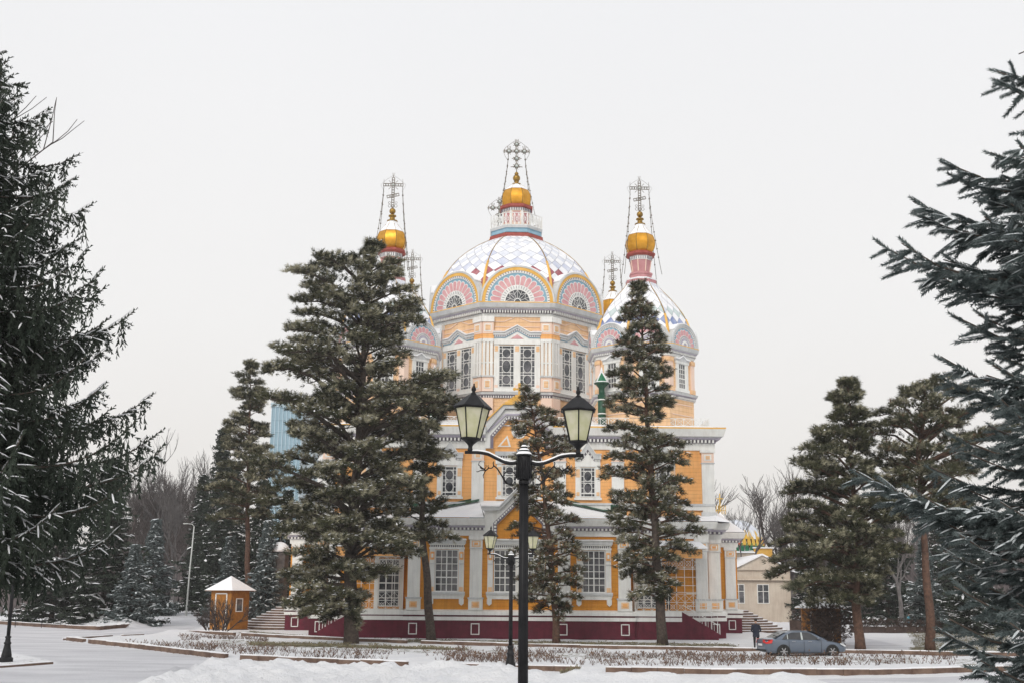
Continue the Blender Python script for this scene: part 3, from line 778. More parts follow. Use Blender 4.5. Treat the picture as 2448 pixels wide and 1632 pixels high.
# main dome
def rc_main(j,rng):
    if j>=11: return 'tile_white' if (j%2 or rng.random()<.45) else 'tile_pale'
    return {10:'tile_lavender' if rng.random()<.4 else 'tile_pale',9:'tile_white',8:'tile_lavender' if rng.random()<.75 else 'tile_pale',7:'tile_white',6:'tile_crimson',5:'tile_white',4:'tile_crimson',3:'tile_white',2:'tile_lavender',1:'tile_white',0:'tile_white'}[j] if rng.random()>.04 else 'tile_white'
b,rb=dome([(7.6,29.4),(7.55,31.0),(7.25,32.4),(6.7,33.7),(5.85,34.95),(4.7,36.1),(3.5,37.0),(2.45,37.6)],8,18,rc_main,3)
dm=fan8(b,'dome_panel',(0,0,0)); fan8(rb,'dome_rib',(0,0,0))
# lantern of the main dome
mb=MB()
mb.lathe([(2.5,37.4),(2.66,37.45),(2.62,37.9),(2.35,37.95)],'brick_red',oct=True)
mb.build('collar',cath)
mb=MB(); mb.lathe([(2.4,37.95),(2.5,38.0),(2.42,38.35),(2.5,38.45)],'blue_trim',oct=True); mb.lathe([(2.52,38.45),(2.6,38.7),(1.2,38.72)],'grey_paint',oct=True); mb.build('lantern_base',cath)
mb=MB()
ro=2.52
for k in range(8):
    a0=octp(ro)[k]; a1=octp(ro)[(k+1)%8]; M,L=edge_mat(a0,a1); lattice(mb,M,L,38.7,1.3,cell=.46,w=.06)
mb.build('balustrade',cath)
mb=MB(); mb.lathe([(1.35,38.7),(1.35,40.6)],'pink_pale',oct=True)
for k in range(8):
    mb.M=Matrix.Rotation(k*PI/4,4,'Z')@Matrix.Translation((0,-1.35,0)); mb.fb(-.35,.35,39.4,40.5,0,.03,'pink_neck'); mb.fb(.46,.62,39.1,40.6,0,.06,'white_paint'); mb.fb(-.62,-.46,39.1,40.6,0,.06,'white_paint')
mb.M=None
mb.lathe([(1.4,40.6),(1.45,40.9)],'white_paint',oct=True)
for k in range(8):
    mb.M=Matrix.Rotation(k*PI/4,4,'Z')@Matrix.Translation((0,-1.45,0)); dentils(mb,-.6,.6,40.62,40.88,0,.06,.2,'trim_shadow',.08)
mb.M=None
mb.lathe([(1.55,40.9),(1.62,41.0),(1.62,41.25),(1.4,41.3)],'brick_red',oct=True)
mb.build('lantern_drum',cath)
def onion(prof,c,zsnow,name='onion_dome'):
    P=[tuple(p) for p in smooth_prof(prof,22)]
    zs=zsnow
    mb=MB(); q=1/math.cos(PI/8)
    mb.lathe(P,'gold',oct=True,c=c)
    for k in range(8):
        a=PI/8+k*PI/4
        mb.tube([(c[0]+r*q*math.cos(a),c[1]+r*q*math.sin(a),c[2]+z) for r,z in P[::2]],.035,'gold_dark',4)
    o=mb.build(name,cath)
    sn=MB(); S=[(r+.03,z) for r,z in P if z>zsnow]
    sn.lathe(S,'snow',oct=True,c=c)
    sn.build('snow_cap',o)
    return o
onion([(1.2,41.2),(1.36,41.6),(1.42,42.05),(1.38,42.45),(1.24,42.85),(.98,43.25),(.62,43.55),(.3,43.78)],(0,0,0),43.05)
mb=MB()
mb.lathe([(.40,43.7),(.44,43.85),(.22,43.9),(.18,44.05),(.28,44.1)],'gold_dark',n=12); ball(mb,(0,0,44.45),.38,'gold_dark'); mb.lathe([(.16,44.75),(.22,44.95),(.1,45.1)],'gold_dark',n=10)
mb.build('finial',cath)
def ring(mb,c,r,t,m='iron_grey',n=12,ph=0):
    mb.tube([(c[0]+r*math.cos(2*PI*k/n),c[1],c[2]+r*math.sin(2*PI*k/n)) for k in range(n)],t,m,4,True)
def star(mb,c,r,m='iron_grey'):
    for k in range(8):
        a=k*PI/4+PI/8; p=(c[0]+r*.7*math.cos(a),c[1],c[2]+r*.7*math.sin(a)); q=(c[0]+r*1.35*math.cos(a),c[1],c[2]+r*1.35*math.sin(a)); mb.bar(p,q,.05,m)
def big_cross(z0,c=(0,0),name='cross'):
    mb=MB(); x,y=c; D=.78
    mb.bar((x,y,z0),(x,y,z0+3.4),.09,'iron_grey')
    for dx,dz in ((0,.8),(0,1.6),(0,2.4),(-D,2.4),(D,2.4),(0,3.15)):
        ring(mb,(x+dx,y,z0+dz),.22,.055); ball(mb,(x+dx,y,z0+dz),.18,'silver'); star(mb,(x+dx,y,z0+dz),.29)
    mb.bar((x-1.3,y,z0+2.4),(x+1.3,y,z0+2.4),.08,'iron_grey')
    for dx in (-D,0,D):
        zb=z0+(3.4 if dx==0 else 2.65)
        for k in (-1,0,1): mb.bar((x+dx+k*.12,y,zb),(x+dx+k*.17,y,zb+.3),.055,'iron_grey')
    mb.tube([(x-1.38,y,z0+2.4),(x-1.1,y,z0+2.8),(x-.5,y,z0+3.3),(x,y,z0+3.6),(x+.5,y,z0+3.3),(x+1.1,y,z0+2.8),(x+1.38,y,z0+2.4),(x+1.15,y,z0+1.8),(x+.9,y,z0+1.4)],.022,'iron_grey',3)
    mb.tube([(x-1.38,y,z0+2.4),(x-1.15,y,z0+1.8),(x-.9,y,z0+1.4)],.022,'iron_grey',3)
    for s in (-1,1):
        mb.bar((x+s*1.25,y,z0+2.2),(x+s*1.25,y,z0+2.6),.09,'iron_grey'); mb.bar((x+s*.25,y,z0+.75),(x+s*.6,y,z0+.7),.06,'iron_grey'); mb.bar((x+s*.2,y,z0+1.65),(x+s*.5,y,z0+1.6),.06,'iron_grey')
    return mb.build(name,cath)
big_cross(44.95)
def stays(z1,w1,z0,r0,c,n=4,name='stay_chains',r=.028):
    mb=MB()
    for s in (-1,1):
        for sy in (-1,1):
            a=Vector((c[0]+s*w1,c[1],z1)); b=Vector((c[0]+s*r0*.75,c[1]+sy*r0*.75,z0)); pts=[]
            for k in range(11):
                t=k/10; p=a.lerp(b,t); 
                f=t**1.35; p.x=a.x+(b.x-a.x)*f; p.y=a.y+(b.y-a.y)*f
                pts.append(p)
            mb.tube(pts,r,'iron_grey',3)
            for p in pts[1:-2]: ball(mb,tuple(p),r*2.6,'iron_grey',4)
    return mb.build(name,cath)
stays(47.2,.82,39.9,2.45,(0,0),r=.03)
# bell tower cross behind
big_cross(43.6,(-1.6,14),'cross')
mb=MB(); mb.lathe([(3.4,17),(3.4,36),(2.6,39),(1,40.5),(.8,41.8),(1.2,42.4),(.5,43.4),(.2,43.8)],'peach',oct=True,c=(-1.6,15,0)); mb.build('rear_bell_tower',cath)

# --- corner towers
TZ=0
TWC=[(10.95,-11.5),(-11.4,-11.5),(10.95,12.5),(-11.2,12.5)]
a=4.15; tparts=[]
def tp(mb,name,ks=None,child=None):
    tparts.append((mb,name,ks,child))
mb=MB(); mb.lathe([(a,16.9),(a,23.4)],'peach',oct=True); tp(mb,'tower_drum')
mb=MB(); oct_cornice(a,23.15,24.15,.55,.2,mb); tp(mb,'tower_cornice')
mb=MB(); mb.sweep(octp(a),[(0,19.55),(.06,19.6),(.08,19.8),(.3,19.9),(.38,20.1),(0,20.2)],'white_paint',True,['white_paint','trim_shadow','lavender','grey_paint','snow'])
for k in range(8):
    mb.M=Matrix.Rotation(k*PI/4,4,'Z')@Matrix.Translation((0,-a,0)); dentils(mb,-1.7,1.7,19.62,19.78,.06,.2,.2,'white_paint',.09); mb.fb(-1.4,1.4,18.2,18.27,0,.05,'pink_pale'); mb.fb(-1.4,1.4,19.1,19.17,0,.05,'pink_pale')
mb.M=None; tp(mb,'tower_sill')
e=a*T8
for s in (-1,1):
    mb=MB(); mb.M=Matrix.Translation((0,-a,0))
    u0,u1=(e-.42,e+.04) if s>0 else (-e-.04,-e+.42)
    mb.fb(u0,u1,20.2,23.1,0,.12,'pink_pale'); 
    for zz in (20.2,22.7): mb.fb(u0-.03,u1+.03,zz,zz+.35,0,.18,'peach')
    tp(mb,'corner_pilaster',range(-2,3))
mb=MB(); mb.M=Matrix.Translation((0,-a,0))
for s in (-1,1): mb.fb(min(s*.5,s*.85),max(s*.5,s*.85),20.3,22.7,0,.12,'white_paint')
mb.fb(-.95,.95,20.2,20.45,0,.18,'white_paint'); mb.fb(-.95,.95,22.65,22.85,0,.16,'white_paint')
for s in (-1,1):
    P=lambda pts:[(s*a_,b_) for a_,b_ in pts]
    mb.plate(P([(1.0,22.85),(1.0,23.0),(.5,23.0),(0,23.3),(0,22.85)]),0,.18,'grey_paint'); mb.plate(P([(1.05,23.0),(1.05,23.1),(.52,23.1),(0,23.4),(0,23.3),(.5,23.0)]),0,.28,'snow')
tp(mb,'window_surround',range(-2,3))
wt=win_grid(0,20.55,22.6,.86,3,5); shift(wt,-a); tp(wt[0],'window',range(-2,3),wt[1])
ar,sn,_=arched(1.86,4.55,24.18,1.6,False,9,False); tp(ar,'arched_gable',range(-3,4),sn)
def rc_t(j,rng):
    if j>=9: return 'tile_white' if (j%2 or rng.random()<.5) else 'tile_pale'
    return {8:'tile_white',7:'tile_white',6:'tile_green' if rng.random()<.7 else 'tile_pale',5:'tile_white',4:'tile_blue',3:'tile_white',2:'tile_blue',1:'tile_white',0:'tile_white'}[j]
b,rb=dome([(4.1,24.1),(4.0,25.6),(3.6,27.0),(2.95,28.1),(2.2,29.1),(1.6,29.8),(1.15,30.5)],6,13,rc_t,5)
tp(b,'dome_panel',range(8)); tp(rb,'dome_rib',range(8))
mb=MB()
mb.lathe([(1.15,30.25),(1.3,30.35),(1.3,30.65),(.95,30.85)],'pink_neck',oct=True)
mb.lathe([(1.32,30.62),(1.34,30.7),(1.0,30.86)],'snow',oct=True)
mb.lathe([(.9,30.85),(.92,31.15),(1.0,31.2),(.98,31.35),(.72,31.4)],'pink_neck',oct=True)
mb.lathe([(.72,31.4),(.9,32.5)],'pink_neck',oct=True); mb.lathe([(.95,32.5),(1.0,32.85)],'white_paint',oct=True)
mb.lathe([(1.1,32.85),(1.25,33.0),(1.25,33.15),(1.0,33.3)],'brick_red',oct=True)
for k in range(8):
    mb.M=Matrix.Rotation(k*PI/4,4,'Z')@Matrix.Translation((0,-.95,0)); dentils(mb,-.38,.38,32.55,32.8,.0,.06,.17,'trim_shadow',.06)
    mb.bar((.3,.2,31.45),(.37,.05,32.5),.06,'pink_pale'); mb.bar((-.3,.2,31.45),(-.37,.05,32.5),.06,'pink_pale')
mb.M=None
tp(mb,'neck')
first={}
for ti,(tx,ty) in enumerate(TWC):
    for i,(m_,nm,ks,ch) in enumerate(tparts):
        for k in (ks if ks is not None else [0]):
            if i not in first:
                o=m_.build(nm,cath,(tx,ty,TZ),k*PI/4); c_=ch.build('pane' if nm=='window' else 'snow_cap',o) if ch else None; first[i]=(o,c_)
            else:
                o=inst(first[i][0],cath,(tx,ty,TZ),k*PI/4)
                if first[i][1]: inst(first[i][1],o)
def tcross(c,z0,sc=1.0):
    mb=MB(); x,y=c; w=.12
    def truss(p,q,n):
        p=Vector(p);q=Vector(q);d=(q-p);L=d.length;d.normalize();s=Vector((-d.z,0,d.x))*w
        mb.bar(p+s,q+s,.05,'iron_grey');mb.bar(p-s,q-s,.05,'iron_grey')
        for k in range(n): m=p.lerp(q,(k+.5)/n); ring(mb,tuple(m),w*.85,.02,'iron_grey',8)
        for k in range(n+1): m=p.lerp(q,k/n); mb.bar(m+s,m-s,.03,'iron_grey')
    truss((x,y,z0+.3),(x,y,z0+3.15),12)
    truss((x-.9,y,z0+2.45),(x+.9,y,z0+2.45),8)
    truss((x-.55,y,z0+1.3),(x+.55,y,z0+1.55),4)
    mb.bar((x,y,z0),(x,y,z0+.4),.1,'iron_grey')
    for s in (-1,1):
        mb.bar((x+s*.85,y,z0+2.6),(x+s*.85,y,z0+3.0),.03,'iron_grey')
        mb.tube([(x+s*.02,y,z0+3.35),(x+s*.55,y,z0+3.0),(x+s*1.15,y,z0+2.45),(x+s*.8,y,z0+1.8)],.014,'iron_grey',3)
        ring(mb,(x+s*.28,y,z0+.45),.13,.022); ring(mb,(x+s*.3,y,z0+.75),.1,.02)
        for t in (-1,1): mb.bar((x+s*.2,y,z0+2.45+t*.2),(x+s*.42,y,z0+2.45+t*.42),.035,'iron_grey')
    for k in (-1,0,1): mb.bar((x,y,z0+3.15),(x+k*.12,y,z0+3.6),.025,'iron_grey')
    ball(mb,(x,y,z0+2.45),.13,'silver')
    return mb.build('cross',cath)
for ti,(tx,ty) in enumerate(TWC):
    c=(tx,ty,0)
    onion([(.95,33.25),(1.12,33.5),(1.23,33.9),(1.22,34.35),(1.08,34.8),(.82,35.2),(.55,35.55),(.38,35.95)],c,34.85)
    mb=MB(); mb.lathe([(.48,35.95),(.48,36.05),(.25,36.1),(.22,36.4),(.36,36.45),(.34,36.55),(.15,36.6),(.12,36.7)],'gold_dark',n=12,c=c); ball(mb,(tx,ty,36.95),.29,'gold_dark'); mb.build('finial',cath)
    tcross((tx,ty),37.0)
    stays(39.3,.85,30.9 if ti<2 else 31,2.2,(tx,ty))

# --- side porches with lattice screens and stairs
for s in (1,-1):
    por=MB()
    x0,x1=(8.87,12.5)
    def bx(xa,xb,ya,yb,za,zb,m):
        por.box((min(s*xa,s*xb),ya,za),(max(s*xa,s*xb),yb,zb),m)
    bx(x0,15.3,-20.45,-18.5,0,.28,'crimson')
    bx(x0,x1,-20.4,-18.5,.28,1.35,'crimson'); bx(x0,x1,-20.46,-18.5,1.35,1.65,'white_paint'); bx(x0,x1,-20.4,-18.5,1.65,1.74,'crimson'); bx(x0,x1,-20.46,-18.5,1.74,2.12,'white_paint')
    for k in range(9):
        xa=12.5+k*.32; por.box((min(s*xa,s*(xa+.33)),-20.2,.28),(max(s*xa,s*(xa+.33)),-18.5,1.9-k*.19),'crimson')
        por.box((min(s*xa,s*(xa+.33)),-20.18,1.9-k*.19),(max(s*xa,s*(xa+.33)),-18.5,1.94-k*.19),'snow')
    cheek=[(12.5,.28),(15.4,.28),(15.4,.45),(12.5,2.1)]
    por.M=Matrix.Translation((0,-20.2,0)); por.plate([(s*u,z) for u,z in cheek],.0,.2,'crimson'); por.M=None
    por.build('porch_stairs',cath)
    # lattice screen
    la=MB(); la.M=Matrix.Translation((0,-20.3,0)); w=.035
    us=[8.95+k*.64 for k in range(9)]
    for u in us:
        la.fb(s*u-w/2,s*u+w/2,2.12 if u<12.6 else 1.2,6.15,0,w,'white_paint')
    for z in (2.14,2.78,3.42,3.55,4.06,4.7,5.3,5.4,6.1): la.fb(min(s*8.95,s*14.1),max(s*8.95,s*14.1),z,z+w,0.002,w,'white_paint')
    for u0 in us[:-1]:
        for za,zb in ((5.42,6.08),(2.16,2.76),(2.8,3.4)):
            la.bar((s*u0,-.02,za),(s*(u0+.64),-.02,zb),.022,'white_paint'); la.bar((s*(u0+.64),-.02,za),(s*u0,-.02,zb),.022,'white_paint')
        ring(la,(s*(u0+.32),-.02,5.75),.2,.018,'white_paint',10); ring(la,(s*(u0+.32),-.02,2.46),.16,.016,'white_paint',8)
    # hand rail going down
    for k in range(4):
        u=13.9+k*.45; zt=3.4-.0*k; la.fb(s*u-w/2,s*u+w/2,1.25-.3*k,3.5-.0*k,0.05,.05+w,'white_paint')
    la.fb(min(s*12.9,s*15.35),max(s*12.9,s*15.35),3.45,3.5,0.05,.05+w,'white_paint'); la.fb(min(s*12.9,s*15.35),max(s*12.9,s*15.35),2.5,2.54,0.05,.05+w,'white_paint')
    la.bar((s*12.6,-.06,2.6),(s*15.3,-.06,1.1),.05,'white_paint'); la.bar((s*13.6,-.06,1.35),(s*15.3,-.06,.5),.05,'white_paint')
    for k in range(8): u=13.6+k*.23; la.fb(s*u-.012,s*u+.012,.9-.08*k,1.95-.1*k,.05,.07,'white_paint')
    la.build('lattice_screen',cath)
    ro=MB()
    ro.M=Matrix.Translation((0,-18.2,0))
    def RX(p): return (s*p[0],p[1],p[2])
    pts=[RX((8.7,-2.5,6.95)),RX((14.6,-2.5,6.95)),RX((14.3,0,7.6)),RX((8.7,0,7.6)),RX((8.7,-2.5,6.85)),RX((14.6,-2.5,6.85)),RX((14.3,0,6.85)),RX((8.7,0,6.85))]
    ro.add(pts,[(0,1,2,3),(1,5,6,2)],'snow'); ro.add([pts[0],pts[1],pts[5],pts[4]],[(0,1,2,3)],'snow'); ro.add([pts[4],pts[5],pts[6],pts[7]],[(0,1,2,3)],'green_roof')
    ro.fb(min(s*8.8,s*14.2),max(s*8.8,s*14.2),6.15,6.85,2.1,2.25,'orange_mid')
    ro.build('porch_roof',cath)
    # door/window behind the lattice
    f,g=win_grid(s*10.2,2.4,5.9,1.5,3,6); shift((f,g),-18.2); put_win((f,g))
    mb=MB(); place_front(mb,-18.2)
    mb.fb(s*10.2-1.15,s*10.2-.84,2.15,6.1,0,.14,'white_paint'); mb.fb(s*10.2+.84,s*10.2+1.15,2.15,6.1,0,.14,'white_paint'); mb.fb(s*10.2-1.25,s*10.2+1.25,6.1,6.35,0,.2,'white_paint')
    mb.build('window_surround',cath)
# transept side stairs (right) curved
for s in (1,-1):
    mb=MB()
    for k in range(9):
        r=5.9-k*.45; z0=.22*k
        if k==0: z0=0
        mb.lathe([(r,.22*k),(r,.22*k+.2)],'kerb_stone',n=40,c=(s*20.6,4.0,0)); mb.lathe([(r-.01,.22*k+.2),(r-.06,.22*k+.245)],'snow',n=40,c=(s*20.6,4.0,0))
    mb.build('side_stairs',cath)
# ------------------------------------------------------------------ foliage
def brush(n, fwd, seed, w=.11, tuft=False, snow=True, span=(0,1), q=1.0):
    """needle brush around +X, length 1, needle reach 1 (y,z). returns V,F,mi (0 needle 1 snow)"""
    rg=np.random.RandomState(seed); V=[];F=[];mi=[]
    for k in range(n):
        t=span[0]+(span[1]-span[0])*(k+rg.rand())/n if not tuft else .15+.75*rg.rand(); ph=k*2.39996+rg.rand()*.8; rr=.75+.35*rg.rand()
        c,s=math.cos(ph),math.sin(ph)
        if t>.85: rr*=.8
        a=np.array([t,0,0]); tip=np.array([t+fwd*(.8+.5*rg.rand()),c*rr,s*rr]); side=np.array([w*.6,-s*w,c*w])
        o=len(V); V+=[a-side,a+side,tip]; F.append((o,o+1,o+2)); mi.append(0)
    if snow:
        o=len(V); V+=[(0.02,-.35*q,.62),(0.05,.42*q,.55),(.45,-.62*q,.60),(.5,.55*q,.62),(.93,-.25*q,.55),(.97,.3*q,.55),(.3,0,.92),(.68,0,.88)]
        F+=[(o,o+2,o+6),(o+1,o+6,o+3),(o+2,o+7,o+6),(o+3,o+6,o+7),(o+2,o+4,o+7),(o+3,o+7,o+5),(o,o+6,o+1),(o+4,o+5,o+7)]; mi+=[1]*8
    return np.array(V,float),np.array(F,int),np.array(mi,int)
def scatter(T, O, D, L, Wd, roll=None):
    V,F,mi=T; O=np.asarray(O,float); D=np.asarray(D,float); L=np.asarray(L,float); Wd=np.asarray(Wd,float)
    N=len(O)
    if N==0: return np.zeros((0,3)),np.zeros((0,3),int),np.zeros(0,int)
    D=D/np.maximum(1e-9,np.linalg.norm(D,axis=1))[:,None]
    up=np.tile(np.array([0,0,1.0]),(N,1)); up[np.abs(D[:,2])>.97]=(0.6,.8,0)
    B=np.cross(up,D); B/=np.maximum(1e-9,np.linalg.norm(B,axis=1))[:,None]
    U=np.cross(D,B)
    if roll is not None:
        c=np.cos(roll)[:,None]; s=np.sin(roll)[:,None]; B,U=B*c+U*s,U*c-B*s
    P=O[:,None,:]+D[:,None,:]*(V[None,:,0:1]*L[:,None,None])+(B[:,None,:]*V[None,:,1:2]+U[:,None,:]*V[None,:,2:3])*Wd[:,None,None]
    nv=len(V); FF=(F[None]+ (np.arange(N)*nv)[:,None,None]).reshape(-1,3)
    return P.reshape(-1,3),FF,np.tile(mi,N)
class Leafy:
    def __init__(s, mats): s.mats=mats; s.V=[];s.F=[];s.m=[];s.n=0
    def put(s,T,O,D,L,Wd,mmap=(0,1),roll=None):
        if len(O)==0: return
        P,F,mi=scatter(T,O,D,L,Wd,roll); mp=np.array(mmap); s.V.append(P); s.F.append(F+s.n); s.m.append(mp[mi]); s.n+=len(P)
    def mesh(s,name): return np_mesh(name,np.concatenate(s.V),np.concatenate(s.F),np.concatenate(s.m),s.mats)
    def build(s,name,parent):
        o=bpy.data.objects.new(name,s.mesh(name)); col.objects.link(o); o.parent=parent; return o
def interp(x, xs, ys): return float(np.interp(x,xs,ys))
TUFTS=[brush(13,.55,s,w=.085,tuft=True,snow=False) for s in range(3)]
def tri_snow():
    V=np.array([(0,0,.25),(1,0,.3),(.5,.6,.15),(.5,-.6,.15),(.5,0,.55)],float); F=np.array([(0,2,4),(2,1,4),(1,3,4),(3,0,4)]); return V,F,np.ones(4,int)
SN=tri_snow()
def pine(label, trunk, outline, Y, trunk_r, nb=120, ncl=7, nt=13, seed=1, rise=.25, clump=.62, snow=.2, brown=.0, mats=('needle_pine','snow','needle_pine_light','needle_brown'), bark='bark', group=None, tuft=.30, low=None, name='pine_tree', bark2=None, light=.3, tflat=.42):
    """trunk: [(px,py)..] base first (measured x1.0408 units); outline: [(py,xl,xr)] from top to bottom"""
    rng=np.random.RandomState(seed)
    base=W(trunk[0][0]*K,trunk[0][1]*K,Y)
    base.z=0
    root=empty(name,tuple(base)); tag(root,label,'pine tree' if name=='pine_tree' else 'tree',group)
    tw=[W(x*K,y*K,Y)-base for x,y in trunk]; tw[0].z=-.15
    tz=[p.z for p in tw]; tx=[p.x for p in tw]
    H=tz[-1]
    ty=lambda z: .25*math.sin(z*.21+seed)
    TX=lambda z: interp(z,tz,tx)
    mb=MB(); pts=[];rad=[]
    for i in range(26):
        z=-.15+(H+.15)*i/25; pts.append((TX(z)+.05*math.sin(z*1.3+seed)*(z>1),ty(z)*(z>1),z)); rad.append(trunk_r*(1.0-.9*(i/25)**1.1)*(1.18 if i==0 else 1.04 if i==1 else 1))
    ks=9
    mb.tube(pts[:ks+1],rad[:ks+1],bark,9); mb.tube(pts[ks:],rad[ks:],bark2 or bark,7)
    mb.build('trunk',root)
    oz=[];ol=[];orr=[]
    for py,xl,xr in outline:
        p=W(xl*K,py*K,Y)-base; q=W(xr*K,py*K,Y)-base; c=TX(p.z); oz.append(p.z); ol.append(c-p.x); orr.append(q.x-c)
    oz=oz[::-1];ol=ol[::-1];orr=orr[::-1]
    lz,hz=oz[0],oz[-1]
    lf=Leafy(list(mats)); limb=MB()
    C=[];CD=[];CR=[]
    for i in range(nb):
        per=6; wq=i//per; nw=max(1,nb//per); f=min(1,(wq+.5+rng.randn()*.48)/nw); f=max(0,f); ztip=lz+(hz-lz)*f
        phi=(i%per)*2*PI/per+wq*.73+rng.randn()*.28
        cx,cy=math.cos(phi),math.sin(phi)
        rr=interp(ztip,oz,orr); rl=interp(ztip,oz,ol); side=rr if cx>0 else rl; avg=max(.35,.5*(abs(rr)+abs(rl)))
        wq_=min(1,max(0,(abs(cx)-.2)/.5)); Lh=wq_*side*min(1.22,1/max(.3,abs(cx)))+(1-wq_)*(.5*avg+.5*max(.3,min(rr,rl)))
        Lh=max(.3,Lh*(rng.uniform(.4,.85) if rng.rand()<.36 else rng.uniform(.82,1.1)))
        if side<0 and abs(cx)>.4: 
            Lh=.3
        zs=min(H-.1,max(2.0,ztip-Lh*rise*(1 if f>.35 else -.4+1.4*f/.35)))
        if low is not None: zs=max(low,zs)
        s0=Vector((TX(zs),ty(zs),zs)); e0=Vector((TX(ztip)+cx*Lh,ty(ztip)+cy*Lh,ztip))
        mid=(s0+e0)/2+Vector((0,0,Lh*.10))+Vector((rng.randn(),rng.randn(),rng.randn()))*.06*Lh
        pts=[s0,s0.lerp(mid,.55),mid,mid.lerp(e0,.5)+Vector((0,0,.04*Lh)),e0]
        r0=.02+.018*Lh
        limb.tube(pts,[r0*1.3,r0,r0*.8,r0*.55,r0*.25],bark2 or bark,5)
        k=max(2,int(ncl*(.4+Lh/3.2)))
        for j in range(k):
            t=.34+.68*((j+rng.rand())/k)**.75
            q=t*4; a=min(3,int(q)); p=pts[a].lerp(pts[a+1],q-a)
            lat=rng.uniform(-1,1)*Lh*.34*(1.2-t)
            cc=p+Vector((-cy*lat,cx*lat,rng.uniform(-.1,.22)))
            if abs(lat)>.5: limb.tube([p,p.lerp(cc,.6)+Vector((0,0,-.05)),cc],[r0*.35,r0*.25,.012],bark2 or bark,3)
            C.append(cc); CD.append((cx,cy,.35)); CR.append(clump*rng.choice([.45,.7,.95,1.15])*(.7+.3*min(1,Lh/3)))
    # leader tufts
    for z in np.arange(hz-1.2,hz,.3): C.append(Vector((TX(z),ty(z),z))); CD.append((0,0,1)); CR.append(.3)
    limb.build('branches',root)
    C=np.array([tuple(c) for c in C]); CD=np.array(CD,float); CR=np.array(CR); n=len(C)
    idx=np.repeat(np.arange(n),nt); M=len(idx)
    off=rng.randn(M,3); off/=np.linalg.norm(off,axis=1)[:,None]; off*=(rng.rand(M)**.5)[:,None]; off[:,2]*=tflat
    O=C[idx]+off*CR[idx][:,None]
    D=off*1.0+CD[idx]*.45+np.array([0,0,.35])+rng.randn(M,3)*.25
    L=tuft*rng.uniform(.7,1.2,M); Wd=tuft*.62*rng.uniform(.8,1.2,M)
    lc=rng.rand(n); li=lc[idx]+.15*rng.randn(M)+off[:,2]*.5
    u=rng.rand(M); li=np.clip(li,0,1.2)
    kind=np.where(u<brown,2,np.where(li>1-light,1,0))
    for t in range(3):
        tm=rng.randint(0,3,M)==t if False else (np.arange(M)%3==t)
        for kd,mm in ((0,0),(1,2),(2,3)):
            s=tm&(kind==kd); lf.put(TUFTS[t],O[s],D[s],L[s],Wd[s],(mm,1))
    s=(rng.rand(M)<snow)&(off[:,2]>-.15)
    Dn=D/np.linalg.norm(D,axis=1)[:,None]; lf.put(SN,O[s]+Dn[s]*.10+np.array([0,0,.13]),rng.randn(s.sum(),3)*np.array([1,1,.15]),rng.uniform(.14,.40,s.sum()),rng.uniform(.07,.16,s.sum()),(0,1))
    lf.build('crown',root)
    return root
